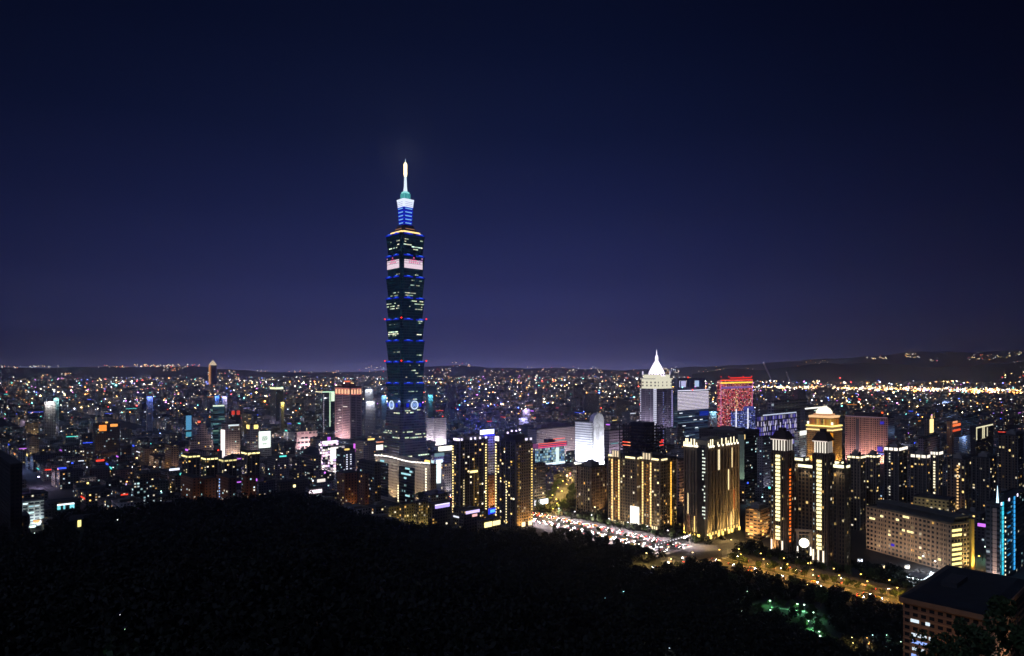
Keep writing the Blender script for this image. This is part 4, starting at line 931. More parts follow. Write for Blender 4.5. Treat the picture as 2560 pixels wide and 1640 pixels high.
Zt = Bld('hotel', 'white gridded hotel with a red roof lamp, just right of the giant skyscraper base', 'hotel', 1066, 1084, 1116, 1046, DB(1128)); land(Zt, 'the white gridded hotel')
Zt.body(facade('f_z', (.55,.48,.5), cw=3.4, ch=3.6, ww=.5, wh=.5, lit=.04, pal=COOL, st=.6), parapet=1); Zt.item('roof_lamp', 'R', .7, Zt.h + 3, 2.4, 2.4, emis((255,80,50), 2.8))
for f in 'LR':
    for k in range(2): Zt.flood(f, .3 + k * .4, 12, 1, 120000, (.95,.9,1), 60)
# bright pavilions round the foot of the giant tower
def simple(name, label, cat, xl, xc, xr, yt, D, mat, **k):
    T = Bld(name, label, cat, xl, xc, xr, yt, D, ang=k.get('ang')); T.body(mat, parapet=k.get('par', 1), ribs=k.get('ribs', (0, 0)), bands=k.get('bands', 0), ribmat=k.get('rm'))
    if k.get('pent'): T.penthouse(.5, .5, k['pent'])
    if k.get('lit'): T.lit(k['lit'], k.get('faces', 'RL'), pal=k.get('pal', WARM), st=k.get('st', 1.2))
    for f, a0, a1, z, hh, c, s_ in k.get('strips', ()): T.strip(f, a0, a1, T.h + z, hh, c, s_, 'lit_sign' if hh > 3 else 'light_strip')
    for f, a, dist, p, c in k.get('fl', ()): T.flood(f, a, dist, 1, p, c, 50)
    return T
WB = (255,250,235)
simple('shop_pavilion', 'low brilliant white shop front hall right of the giant skyscraper foot', 'shop', 1086, 1092, 1132, 1116, 1230, F_WHITE, strips=(('R', .1, .98, -5, 8, (255,246,225), 2.2), ('R', -.1, .2, 4, 3, WB, 1.5)))
simple('glass_hall', 'white and cyan glowing glass hall beside the pale office with glass bays', 'hall', 1080, 1086, 1110, 1138, 985, F_WHITE, strips=(('R', .15, .85, -24, 34, (225,245,245), 1.5), ('L', .1, .9, -20, 24, (200,235,240), 1.2), ('R', 0, 1, 0, 5, (130,165,175), .8)))
simple('office_building', 'plain grey block between the cyan glass hall and the left dotted tower', 'building', 1104, 1112, 1132, 1160, 900, F_GREY, fl=(('R', .5, 12, 16000, (.95, .9, 1)),), lit=5)
simple('shop_building', 'wide low hall with a brilliant cream front just left of the giant skyscraper base', 'shop', 908, 914, 958, 1112, 1250, F_WHITE, strips=(('R', .05, .98, -7, 9, (255,243,225), 2.0), ('R', 0, 1, 3, 2.5, (255,160,120), .9)))
simple('cinema', 'cinema block glowing magenta left of the cream fronted hall', 'cinema', 884, 890, 913, 1108, 1200, F_GREY, strips=(('R', .0, .95, -8, 14, (190,80,215), .9), ('L', .1, .9, -8, 14, (225,110,235), 1.2), ('R', .3, .6, -6, 4, (60,20,90), 1.1), ('R', .2, .7, -24, 6, (255,190,235), 1.3)))
simple('shopping_mall', 'crowded white and pink lit shopping block with many signs left of the magenta cinema', 'shopping mall', 797, 806, 846, 1104, 1150, facade('f_af', (.5,.4,.42), cw=5, ch=4.5, ww=.85, wh=.7, lit=.75, pal=[(255,235,235),(245,200,230),(255,250,230),(200,170,220)], st=2.6), strips=(('R', 0, .9, -2, 5, (255,235,245), 2), ('R', .3, .5, 4, 6, (190,90,230), 1.3)))
simple('shopping_mall', 'white glaring shop block low behind the dark domed residential tower', 'shopping mall', 820, 826, 862, 1118, 1090, facade('f_af', (.5,.4,.42)), strips=(('R', 0, .5, -10, 18, (255,248,240), 1.8), ('R', .6, .98, -12, 14, (250,230,240), 1.5)))
simple('theatre', 'pink stone theatre with a broad blank upper wall left of the rosy office tower', 'theatre', 738, 742, 794, 1080, 1330, facade('f_ae', (.6,.42,.42), cw=8, ch=9, ww=.7, wh=.4, lit=.3, pal=[(255,220,220),(230,170,190)], st=.8), fl=(('R', .25, 18, 90000, (1,.75,.75)), ('R', .75, 18, 90000, (1,.75,.75))), strips=(('R', .1, .9, -16, 4, (255,225,225), 1.2),))
simple('department_store', 'department store whose whole front is a glaring white billboard', 'shop', 641, 645, 679, 1078, 1250, F_WHITE, strips=(('R', .04, .9, -16, 30, (245,255,245), 1.7), ('R', .25, .7, -14, 9, (140,170,150), .9), ('R', .3, .65, -24, 3, (120,150,130), .9)))
simple('apartment_tower', 'narrow tower with two yellow lit corners at its top, left of the glaring billboard store', 'tower', 616, 626, 647, 1062, 1180, F_GREY, strips=(('L', .1, .8, -4, 7, (255,225,130), 1.7), ('R', .4, .9, -4, 7, (255,225,130), 1.7)), lit=5, pent=5, fl=(('R', .5, 12, 30000, (1,.85,.8)),))
AB = simple('hotel', 'pale gridded hotel with one brilliant white edge and lit roof ledge', 'hotel', 553, 563, 601, 1060, 1200, F_PINK, bands=3.6, lit=14, pal=COOL, st=1.5, pent=5, fl=(('R', .3, 14, 60000, (1,.85,.8)), ('R', .8, 14, 60000, (1,.75,.55)), ('R', .5, 8, 40000, GOLDC)), strips=(('R', .2, .9, -3, 2.5, (225,235,240), 1.2),))
AB.item('lit_edge', 'L', .5, AB.h * .45, AB.d, AB.h * .8, emis((255,240,235), 1.5), .5); land(AB, 'the pale hotel with white edge')
AA = simple('apartment_building', 'stepped brown gridded block left of the pale hotel with white edge', 'building', 472, 478, 533, 1102, 1180, F_PINK, lit=10, st=1.4, fl=(('R', .2, 14, 40000, WARMC), ('R', .7, 14, 40000, WARMC)))
for k, (x0, x1) in enumerate(((-.6, .8), (-.3, .5), (-.1, .3))): 
    m = AA.mb(2.8); m.box(x0 * AA.w/2, x1 * AA.w/2, -AA.d/2, AA.d*.3, AA.h + k * 9, AA.h + 9 + k * 9); m.build('setback', F_PINK, AA.root)
AA.item('roof_lamp', 'R', .35, AA.h + 32, 4, 3, emis((255,90,60), 2.4)); land(AA, 'the stepped brown block')
simple('office_building', 'office with a row of sky blue glowing floors, left of the stepped brown block', 'office building', 461, 464, 479, 1038, 1420, F_GLASS, strips=(('R', .05, .95, -16, 30, (90,160,205), .9), ('R', .05, .95, -40, 10, (90,180,210), .7)))
simple('office_building', 'dim teal glass office with horizontal bands behind the stepped brown block', 'office building', 527, 532, 562, 1016, 1480, facade('f_teal', (.08,.16,.17), cw=12, ch=5, ww=1, wh=.5, lit=.7, pal=[(110,180,180),(160,215,190),(60,110,130)], st=.6), strips=(('R', 0, .95, 1, 3, (225,240,215), 1.3),))
simple('office_building', 'small tower with two red glowing roof blocks behind the pale hotel with white edge', 'office building', 572, 576, 602, 1030, 1420, F_DARK, strips=(('R', .1, .4, -2, 9, (225,70,50), .9), ('R', .6, .9, -2, 9, (215,70,60), .8)), lit=5)
simple('apartment_building', 'tan lit apartment block with orange glowing foot, below the stepped brown block', 'building', 412, 428, 446, 1114, 1000, F_TAND, fl=(('L', .5, 10, 22000, ORANGE), ('R', .5, 10, 22000, ORANGE)), lit=6)
simple('office_building', 'black office with two orange glowing roof windows on the left side of the city', 'office building', 232, 238, 300, 1060, 1250, F_DARK, strips=(('R', .15, .45, -8, 11, (255,150,60), 1.3), ('R', .6, .9, -4, 5, (255,165,80), 1.3), ('R', .4, .5, 2, 3, (255,200,110), 1.4)), lit=14, pal=COOL, st=.7, faces='R')
simple('apartment_building', 'beige terraced block on the far left above the dark edge tower', 'building', 62, 66, 96, 1058, 1500, F_TAN, lit=8, fl=(('R', .5, 16, 50000, WARMC),))
simple('apartment_building', 'narrow beige tower with barred windows below the beige terraced block', 'building', 66, 74, 97, 1092, 1180, F_TAN, bands=3.3, lit=8, fl=(('R', .5, 12, 22000, WARMC),))
simple('residential_tower', 'nearly black tower standing at the left edge of the view', 'tower', -30, 26, 46, 1162, 560, facade('f_blk', (.02,.015,.012), lit=.0), parapet=2)
simple('office_building', 'low building with a long violet white neon roof line, above the hill on the left', 'building', 243, 248, 322, 1212, 930, F_DARK, strips=(('R', .3, .92, -3, 2.6, (205,190,255), 1.7), ('R', .3, .9, -6, 1.5, (80,70,200), 1.1), ('R', .4, .6, -26, 2.5, (150,190,220), 1)), lit=3, fl=(('R', .1, 12, 9000, WHITEC), ('R', .8, 12, 9000, (1,.75,.7))))
simple('apartment_building', 'greyish block of stacked windows left of the violet neon roof line', 'building', 199, 204, 241, 1196, 930, F_GREY, lit=6, st=.7, bands=3.4, fl=(('R', .5, 12, 7000, (1,.8,.8)),))
simple('sports_hall', 'low hall showing a cyan white glowing gallery just over the dark hill', 'hall', 112, 118, 200, 1258, 760, F_DARK, strips=(('R', .3, .82, -3.4, 1.6, (235,245,250), 2.0), ('R', .3, .4, -6.5, 4.5, (120,215,225), 1.2), ('R', .48, .54, -6.5, 4.5, (120,215,225), 1.2), ('R', .68, .82, -6.5, 4.5, (130,225,235), 1.3)))
simple('apartment_building', 'bluish lit apartment tower rising straight from the crest of the dark hill', 'tower', 330, 334, 369, 1202, 760, facade('f_bl', (.09,.1,.12), cw=3.2, ch=3.3, ww=.6, wh=.5, lit=.22, pal=COOL, st=.9), lit=16, pal=COOL, st=1.3)
for i, (xl, xc, xr, yt, D, lab) in enumerate([
    (455, 470, 500, 1140, 860, 'dark apartment tower with cream crown lights below the stepped brown block'),
    (504, 516, 545, 1146, 880, 'dark apartment tower with yellow lit crown, right of the one below the stepped brown block'),
    (548, 560, 592, 1150, 850, 'dark apartment tower with dim crown lights below the pale hotel with white edge'),
    (604, 618, 650, 1132, 900, 'dark apartment tower with the brightest yellow crown, below the glaring billboard store')]):
    T = simple('apartment_tower', lab, 'tower', xl, xc, xr, yt, D, F_DARK, ribs=(3, 2), rm=GREYB, lit=12, st=1.4)
    crownlights(T, (1.6, 2.0, 1.0, 2.2)[i], 3, (255,238,160), 1.8, -1.2); T.column('L', .8, 8, T.h - 8, 3.1, 1.2, 1.2, (255,235,180), 1.3, 'stair_lamp', skip=.35)
for i, (xl, xc, xr, yt, D, lab) in enumerate([
    (452, 482, 492, 1196, 770, 'orange brown apartment block at the crest of the hill, leftmost of its row'),
    (497, 512, 540, 1198, 780, 'brown apartment block with a few bluish windows, second along the crest of the hill'),
    (540, 572, 582, 1196, 765, 'rust red apartment block with a column of blue windows along the hill crest'),
    (604, 614, 640, 1190, 790, 'dull rust block right of the rust red block with blue windows'),]):
    T = simple('apartment_building', lab, 'building', xl, xc, xr, yt, D, F_BRICK, lit=9, pal=COOL, st=1.1, fl=(('L', .5, 10, 5000, ORANGE), ('R', .5, 10, 5000, ORANGE)))
    if i == 2: T.column('L', .3, 3, T.h - 3, 3.3, 1.8, 1.6, (150,190,255), 1.1, 'window')
Dm = simple('residential_tower', 'dark residential tower with a rounded black top in front of the pink shopping blocks', 'tower', 754, 784, 803, 1140, 900, F_DARK, lit=26, pal=MIXED, st=1.0)
m = MB(); m.lathe([(11, Dm.h + 1), (10.4, Dm.h + 5), (7, Dm.h + 9), (2, Dm.h + 11)], 16); m.build('dome', ROOF, Dm.root); land(Dm, 'the dark round topped tower')
simple('residential_tower', 'shorter dark tower joined to the left of the dark round topped tower', 'tower', 730, 742, 760, 1146, 880, F_DARK, lit=10, st=.8)
simple('residential_tower', 'dark tower with two columns of white windows left of the pale office with glass bays', 'tower', 840, 858, 888, 1126, 940, F_DARK, lit=20, pal=COOL, st=1.2, strips=(('R', .1, .5, 1, 2.5, (255,215,120), 1.2),)).column('R', .3, 6, 50, 3.2, 2, 1.5, (225,230,250), 1.3, 'window').column('R', .62, 6, 50, 3.2, 2, 1.5, (225,230,250), 1.1, 'window', skip=.3)
simple('school_building', 'long black building with one round yellow lamp above the hill crest', 'building', 692, 700, 770, 1206, 830, facade('f_blk2', (.04,.04,.035), lit=.0)).item('wall_lamp', 'R', .5, 22, 3, 3, emis((255,240,170), 2.4), .6)
simple('market_hall', 'low white glowing pavilion roof just right of the long black building', 'hall', 768, 772, 806, 1222, 790, F_GREY, strips=(('R', .0, .95, -4, 4, (250,230,240), 1.7), ('R', .6, 1.2, 8, 3.6, (235,225,215), 1.3)))
for i, (xl, xc, xr, yt, D, lab) in enumerate([
    (843, 862, 893, 1184, 800, 'brown brick apartment block beside the dark office wing with sloping roof'),
    (897, 912, 934, 1184, 790, 'brown brick block half hiding the dark office wing with sloping roof'),
    (964, 972, 1002, 1268, 690, 'olive lit apartment block at the hill foot, leftmost of the olive row'),
    (1003, 1010, 1038, 1262, 690, 'olive lit apartment block with yellow balconies, second of the olive row'),
    (1040, 1046, 1070, 1258, 690, 'narrow olive apartment block ending the olive row at the hill foot')]):
    T = simple('apartment_building', lab, 'building', xl, xc, xr, yt, D, F_BRICK if i < 2 else facade('f_olive', (.25,.2,.09), cw=3, ch=3.1, ww=.5, wh=.5, lit=.12, pal=WARM, st=.7), lit=7 if i < 2 else 9, st=1.0, fl=(('R', .5, 9, 5000 if i < 2 else 4500, ORANGE if i < 2 else (1,.85,.4)),))
simple('shop_building', 'dark low building with a violet white lit sign right of the olive apartment row', 'shop', 1074, 1080, 1128, 1262, 700, F_DARK, strips=(('R', .15, .9, -3, 3.2, (190,170,255), 1.3), ('R', .15, .9, -1, 1, (235,225,255), 1.6)), lit=3)
simple('shop_building', 'dark low building with pinkish lit sign at the foot of the left dotted tower', 'shop', 1156, 1160, 1200, 1278, 690, F_DARK, strips=(('R', .1, .95, -2, 2.8, (215,195,255), 1.5), ('R', .5, .8, -6, 2.5, (255,190,190), 1.2)))
simple('petrol_station', 'yellow lit low shop under a blue glowing sign between the two dotted towers', 'shop', 1202, 1206, 1252, 1304, 685, F_TAN, strips=(('R', .1, .5, -4, 5, (255,240,165), 2.0), ('R', .55, .95, -4, 4.5, (255,236,170), 1.8), ('R', .3, .7, 9, 6, (40,60,230), 1.1), ('R', .4, .65, 9, 3, (90,190,255), 1.4)))
simple('apartment_building', 'orange washed block with horizontal bands between the two dotted towers', 'building', 1212, 1218, 1246, 1190, 800, F_BRICK, bands=3.4, rm=TAN, fl=(('R', .3, 12, 22000, ORANGE), ('R', .8, 12, 22000, ORANGE)), lit=3)
simple('office_building', 'grey brown gridded office right of the dotted towers with a white glowing ground floor', 'office building', 1330, 1336, 1364, 1162, 800, F_GREY, bands=3.6, fl=(('R', .5, 12, 16000, (1,.85,.75)),), lit=5, strips=(('R', 0, 1.2, -45, 6, (240,245,255), 1.8),))
simple('office_building', 'pinkish gridded building low between the glowing pillar towers and the ribbed tower', 'building', 1694, 1698, 1716, 1150, 820, F_PINK, fl=(('R', .5, 12, 20000, ORANGE),), lit=5)
simple('apartment_tower', 'grey speckled tower rising between the dark slab and the pavilion crown towers', 'tower', 1903, 1908, 1932, 1094, 860, facade('f_spk', (.2,.19,.23), cw=3, ch=3.2, ww=.5, wh=.4, lit=.06, pal=COOL, st=.8), fl=(('R', .5, 14, 26000, (.8,.8,1)),), lit=8, pal=COOL)
for i, (xl, xc, xr, yt, D, lab, cl) in enumerate([
    (2118, 2150, 2164, 1142, 700, 'dark apartment tower with creamy crown lights just right of the pavilion crown towers', 1.8),
    (2166, 2190, 2200, 1140, 740, 'dark apartment tower with creamy crown lights in front of the rosy grid slab', 1.8),
    (2210, 2246, 2268, 1122, 790, 'dark tower with white crown lamps right of the rosy grid slab', 1.7),
    (2276, 2316, 2324, 1140, 760, 'dark tower with small hanging white crown lamps, behind the beige office slab', 1.4),
    (2326, 2346, 2356, 1132, 780, 'dark tower with one bright vertical line of windows, behind the beige office slab', 1.4),
    (2368, 2412, 2428, 1150, 760, 'brown dim tower with a single dotted column of orange windows', 0),
    (2430, 2474, 2492, 1146, 770, 'unlit black block on the right with scattered red and white windows', 0),
    (2496, 2544, 2572, 1090, 860, 'grey brown block cut by the right edge above the cyan ribbon tower', 0)]):
    T = simple('residential_tower', lab, 'tower', xl, xc, xr, yt, D, F_BROWN if i in (5, 7) else F_DARK, ribs=(2, 4), rm=GREYB, lit=14, st=1.3, pent=4)
    if cl: crownlights(T, cl, 3, (255,240,195) if i < 2 else (250,240,225), 1.9 if i < 2 else 3.2, -.8)
    if i == 4: T.column('L', .5, 5, T.h - 4, 3.2, 1.8, 1.9, (255,240,200), 1.6, 'window', skip=.1)
    if i == 5: T.column('L', .6, 10, T.h - 4, 3.4, 1.6, 1.5, (255,205,140), 1.3, 'window', skip=.1); T.flood('L', .5, 9, .3, 5000, ORANGE, 60)
    if i == 2: T.column('L', .4, 10, T.h - 4, 3.2, 1.4, 1.3, (235,230,215), .9, 'window', skip=.2)
simple('apartment_building', 'low cream lit apartment building directly behind the beige office slab roof', 'building', 2284, 2372, 2388, 1252, 640, facade('f_crm', (.5,.42,.22), cw=3.4, ch=3.2, ww=.5, wh=.5, lit=.25, pal=WARM, st=1.2), fl=(('L', .3, 9, 12000, (1,.85,.45)), ('L', .75, 9, 9000, (1,.85,.45))), lit=6)
simple('office_building', 'lit framed white outline building far right above the dark towers', 'building', 2438, 2440, 2506, 1070, 1180, F_DARK, strips=(('R', 0, .95, 0, 2.4, (235,225,185), 1.2), ('R', 0, .04, -11, 20, (235,225,185), 1.0), ('R', .34, .38, -11, 20, (235,225,185), 1.1), ('R', .42, .46, -11, 20, (235,225,185), 1.1), ('R', .6, .64, -11, 16, (225,215,185), .9)))
simple('office_building', 'wide bluish grey office with striped floors far right in the middle distance', 'office building', 2402, 2406, 2492, 1044, 1400, facade('f_str', (.2,.26,.28), cw=9, ch=4, ww=.95, wh=.5, lit=.5, pal=[(90,120,130),(60,80,110)], st=.4))
simple('office_building', 'small red orange glowing building left of the striped bluish office', 'building', 2376, 2379, 2402, 1054, 1300, F_BRICK, strips=(('R', .1, .95, -8, 5, (255,120,60), 1.2), ('R', .1, .95, -18, 4, (240,90,50), 1.0), ('R', .1, .6, -2, 4, (255,160,110), 1.1)))
simple('apartment_building', 'white lit terraced apartment block low beside the nearly black edge tower', 'building', 50, 56, 110, 1256, 700, facade('f_terr', (.4,.42,.4), cw=5, ch=3.2, ww=.8, wh=.45, lit=.14, pal=COOL, st=.7), bands=3.2, lit=10, pal=COOL, fl=(('R', .25, 9, 16000, (.75,.95,.95)), ('R', .75, 9, 16000, (.8,.9,1))), strips=(('R', .15, .6, -26, 2.2, (230,255,245), 1.8), ('R', .5, .8, -21, 2, (255,190,120), 1.4)))
simple('church', 'slim tower with a flaming yellow white glow, right of the rosy grid slab', 'church', 2320, 2323, 2334, 1046, 1300, F_TAN, strips=(('R', .1, .9, -15, 26, (255,225,150), 1.8), ('R', .3, .7, 2, 6, (255,210,150), 1.2)))
simple('office_building', 'greyish pink blank building in the middle distance below the flaming tower', 'building', 2306, 2310, 2350, 1096, 1080, F_PINK, fl=(('R', .5, 14, 26000, (1,.8,.85)),))
for i, (px_, D, yt, wpx, c, st, hh, lab) in enumerate([
    (124, 1500, 1005, 30, (250,250,240), 2.6, 14, 'block with a glaring white lit roof on the left of the plain'),
    (140, 1700, 996, 14, (150,235,220), 2.0, 14, 'block with a teal glowing sign beside the glaring white lit roof'),
    (374, 1700, 992, 16, (110,140,255), 2.2, 16, 'block with a round blue white sign, left part of the plain'),
    (542, 1800, 990, 12, (60,130,255), 2.0, 16, 'block with a bright blue sign, left one of two below the far pointed tower'),
    (562, 1800, 992, 12, (205,200,255), 3.0, 11, 'block with a white violet sign, right one of two below the far pointed tower'),
    (706, 1750, 1006, 9, (255,235,110), 1.8, 9, 'block with a small yellow lamp sign right of the slim dark tower'),
    (922, 1900, 974, 22, (235,245,255), 2.4, 12, 'block with white floodlights directly left of the giant skyscraper, upper one'),
    (925, 1600, 1004, 26, (240,245,255), 2.6, 14, 'block with white floodlights directly left of the giant skyscraper, lower one'),
    (960, 1750, 990, 14, (120,190,255), 2.2, 14, 'block with a pale blue sign touching the left edge of the giant skyscraper'),
    (1078, 2000, 966, 24, (240,245,235), 1.6, 30, 'block with tall white lit front directly right of the giant skyscraper'),
    (1076, 1750, 988, 12, (90,210,235), 1.6, 14, 'block with a cyan lit front directly right of the giant skyscraper'),
    (1129, 2300, 968, 22, (215,190,255), 2.6, 12, 'block with a pale violet sign between the skyscraper and the cyan shopping mall'),
    (1315, 1700, 1025, 20, (215,195,255), 3.0, 12, 'block with a glaring violet white sign above the grey exhibition hall'),
    (1308, 1600, 1046, 26, (185,185,255), 1.6, 14, 'block with a pale violet front below the glaring violet white sign'),
    (1446, 2900, 963, 26, (250,240,225), 1.6, 16, 'small pale lit pavilion far behind the white floodlit tower'),
    (1478, 2300, 987, 40, (195,235,235), 1.5, 22, 'wide pale cyan lit building behind the white floodlit tower'),
    (1551, 2200, 1000, 24, (110,215,220), 1.4, 12, 'building with a flat cyan sign left of the white domed tower'),
    (1350, 2600, 972, 12, (235,240,120), 2.0, 12, 'block with a yellow green lamp sign above the grey exhibition hall'),
    (1785, 1650, 1030, 26, (150,225,255), 2.6, 13, 'block with a cyan white sign between the white grid tower and the red tower'),
    (2370, 3000, 998, 34, (225,235,140), 1.8, 13, 'low building with a slanting yellow green lit roof on the right plain'),
    (2195, 3600, 981, 14, (215,240,255), 3.0, 18, 'block with a white blue glaring lamp above the rosy grid slab'),
    (2268, 3600, 986, 10, (225,245,235), 3.0, 16, 'block with a small white glaring lamp right of the rosy grid slab'),
    (2368, 4400, 974, 20, (225,245,255), 4.0, 34, 'block with the brightest white glare on the right horizon'),
    (2410, 1250, 1094, 30, (120,150,200), 1.0, 8, 'block with a dim blue lit roof in the right middle distance')]):
    Tn = simple('office_building', lab, 'building', px_ - wpx * .5, px_ - wpx * .42, px_ + wpx * .5, yt, D, F_GREY)
    Tn.strip('R', .05, .95, -hh * .5, hh, c, st, 'glowing_sign')
    if D < 2000: lamp('POINT', Tn.root, (0, -Tn.d/2 - 9, Tn.h), 60000, [L1(v) for v in c], 2)
# the old pointed tower far off on the left
AK = tag(empty('pointed_tower', (WX(532, 5000), 5000, 0), GA), 'far slender tower with a lit pyramid top and orange lit edge, left horizon', 'tower'); LAND.append((532, 'the far pointed tower')); HERO.append((WX(532, 5000), 5000, 60))
m = MB(); m.box(-20, 20, -20, 20, 0, 200); m.build('shaft', paint((.16,.11,.13), .8), AK)
m = MB(); m.box(-21, -20.1, -20, -7, 20, 200); m.build('lit_edge', emis((225,150,100), .9), AK); m = MB(); m.box(-21, -20.1, 8, 20, 20, 205); m.build('lit_edge', emis((255,180,110), 1.4), AK)
m = MB(); m.prism([(-22,-22),(22,-22),(22,22),(-22,22)], 200, 214, [(-15,-15),(15,-15),(15,15),(-15,15)]); m.prism([(-15,-15),(15,-15),(15,15),(-15,15)], 214, 236, [(-2,-2),(2,-2),(2,2),(-2,2)]); m.build('pyramid_top', emis((250,225,190), 1.0), AK)
m = MB(); m.tube((0,0,236), (0,0,250), 1.5, .5); m.build('mast', emis((230,200,190), .7), AK)

# ------------------------------------------------------------------ far ridges
RIDGE = paint((0.022,0.032,0.036), 1.0, scale=0.002)
def ridge(prof, D, depth, name='mountain'):
    px = np.arange(prof[0][0], prof[-1][0] + 1, 12.0); py = np.interp(px, [p[0] for p in prof], [p[1] for p in prof])
    py = py + 1.6 * np.sin(px * .021) + .9 * np.sin(px * .057 + 1) + .5 * np.sin(px * .13)
    n = len(px); vs = []; rows_ = [(-1.0, 0.0), (-.5, .45), (-.2, .85), (0, 1), (.25, .8), (1, 0)]
    for t, h in rows_:
        for i in range(n):
            jit = 1 + .06 * math.sin(i * .9 + t * 9)
            Dp = D + t * depth; z = max(WZ(py[i], D), 5) * h * (jit if 0 < h < 1 else 1)
            vs.append(((px[i] - CX) / F * Dp, Dp, z - 1))
    fs = [(j*n+i, j*n+i+1, (j+1)*n+i+1, (j+1)*n+i) for j in range(len(rows_)-1) for i in range(n-1)]
    me = bpy.data.meshes.new(name); me.from_pydata(vs, [], fs); me.materials.append(RIDGE)
    for p in me.polygons: p.use_smooth = True
    o = bpy.data.objects.new(name, me); C.objects.link(o); return tag(o, kind='structure')
ridge([(-400, 915), (0, 917), (150, 919), (330, 916), (470, 915), (540, 922), (700, 930), (900, 938)], 13000, 1500)
ridge([(850, 935), (1000, 922), (1130, 914), (1250, 918), (1500, 924), (1700, 921), (1900, 908), (2050, 899), (2180, 888), (2290, 880), (2400, 880), (2560, 874), (2900, 868)], 16000, 2500)
ridge([(1730, 938), (1775, 928), (1840, 920), (1920, 924), (2010, 914), (2080, 908), (2170, 906), (2250, 910), (2300, 919), (2400, 917), (2460, 908), (2560, 903), (2900, 900)], 8500, 1100)

# ------------------------------------------------------------------ the rest of the city
W2 = rng
hero = np.array([(x, y, r) for x, y, r in HERO])
ca, sa = math.cos(GA), math.sin(GA)
cand = []
def ring(d0, d1, sp, hlo, hhi, sz):
    n = int(d1 * 1.6 / sp)
    for i in range(-n, n):
        for j in range(-n, n):
            if i % 5 == 0 or j % 4 == 0 and sp < 60: continue        # streets
            x = (i * ca - j * sa) * sp; y = (i * sa + j * ca) * sp
            if not d0 <= math.hypot(x, y) < d1 or y < 300 or abs(x / y) > 0.86: continue
            cand.append((x, y, sp, hlo, hhi, sz))
ring(600, 2200, 33, 12, 34, .86); ring(2200, 4200, 55, 12, 42, .86); ring(4200, 7600, 90, 12, 52, .85); ring(7600, 13000, 170, 12, 60, .8)
blds = []
for x, y, sp, hlo, hhi, sz in cand:
    x += W2.normal() * sp * .05; y += W2.normal() * sp * .05
    if hillz(x, y) > 0.5 or hillz(x - 20, y - 30) > 3: continue
    wd = sp * W2.uniform(.62, sz); dp = sp * W2.uniform(.62, sz); h = hlo + (hhi - hlo) * W2.beta(1.6, 3)
    if W2.random() < .05: h *= 1.9
    rr = 0.5 * math.hypot(wd, dp)
    if np.any(np.hypot(hero[:, 0] - x, hero[:, 1] - y) < hero[:, 2] * .86 + rr * .8): continue
    if near_road(x, y, 31 + rr * .8) and y < 2600: continue
    # keep the open ground between the boulevard and the forest free, and the green hill behind the dotted towers
    if (Vector((x, y)) - RP).dot(VD) < 0 and (Vector((x, y)) - RP).dot(UD) < 150: continue
    pxx = PX(x, y)
    D = y
    if pxx > 1740 and 4750 - (pxx-1740)*1.3 < D < 6500 and h > 18: h = 10
    if 4300 < D < 6600 and pxx > 1740 and W2.random() < .5: continue
    if 1200 < pxx < 1420 and D < 745: continue
    if pxx > 2080 and D < 640: continue
    if D < 760 and pxx > 1350: h = min(h, 13)
    if 1300 < pxx < 1460 and 760 < D < 1000: continue
    if pxx > 1330: h = min(h, max(10, (HC - (1165 - 925) / F * D) if D < 1150 else h))
    blds.append([x, y, wd, dp, h, W2.random()])
print('filler buildings', len(blds))
tints = [((.16,.16,.17), 'grey'), ((.22,.19,.15), 'beige'), ((.12,.13,.16), 'bluish grey'), ((.17,.12,.1), 'brown'), ((.28,.27,.27), 'pale'), ((.08,.08,.09), 'dark')]
B4 = np.array([b_[:5] for b_ in blds]); tid = W2.integers(0, 6, len(blds)); litf = W2.choice([.015, .04, .08, .2], len(blds), p=[.2, .3, .3, .2])
# coarse visibility: paint far to near and count what shows
RW, RH = 1024, 656; zb = -np.ones((RH, RW), int); sc4 = RW / 2560
rects = []
for i, (x, y, wd, dp, h) in enumerate(B4):
    cs_ = [(x + a*wd/2*ca - c*dp/2*sa, y + a*wd/2*sa + c*dp/2*ca) for a in (-1, 1) for c in (-1, 1)]
    ps = [PX(p, q) * sc4 for p, q in cs_]; yn = min(q for p, q in cs_)
    rects.append((yn, min(ps), max(ps), PY(h, yn) * sc4, PY(0, yn) * sc4, i))
for o in list(C.objects):
    if o.parent is None and o.type == 'EMPTY' and 'category' in o:
        wl = [c for c in o.children if c.type == 'MESH' and c.name.split('.')[0] in ('wall', 'wing', 'base', 'core', 'shaft')]
        for c in wl:
            mt_ = Matrix.Translation(o.location) @ Matrix.Rotation(o.rotation_euler.z, 4, 'Z') @ Matrix.Translation(c.location) @ Matrix.Rotation(c.rotation_euler.z, 4, 'Z')
            pts = [mt_ @ v.co for v in c.data.vertices]; yn = min(p.y for p in pts); zt_ = max(p.z for p in pts)
            ps = [PX(p.x, p.y) * sc4 for p in pts]
            rects.append((yn, min(ps), max(ps), PY(zt_, yn) * sc4, PY(0, yn) * sc4, -2))
rects.sort(reverse=True)
cxs = np.arange(RW) / sc4; cD, cZ = crest(cxs); cy = (HY - F * (cZ + 8 - HC) / cD) * sc4
for yn, x0, x1, y0, y1, i in rects:
    a, b_, c, d = int(max(x0, 0)), int(min(x1 + 1, RW)), int(max(y0, 0)), int(min(y1 + 1, RH))
    if a < b_ and c < d: zb[c:d, a:b_] = i
for k in range(RW): zb[int(min(max(cy[k], 0), RH)):, k] = -2
vis = np.bincount(zb[zb >= 0].ravel(), minlength=len(blds))
order = np.argsort(-vis); NIND = 230
ind = [int(i) for i in order[:NIND] if vis[i] > 12 and B4[i][1] < 3200]
indset = set(ind)
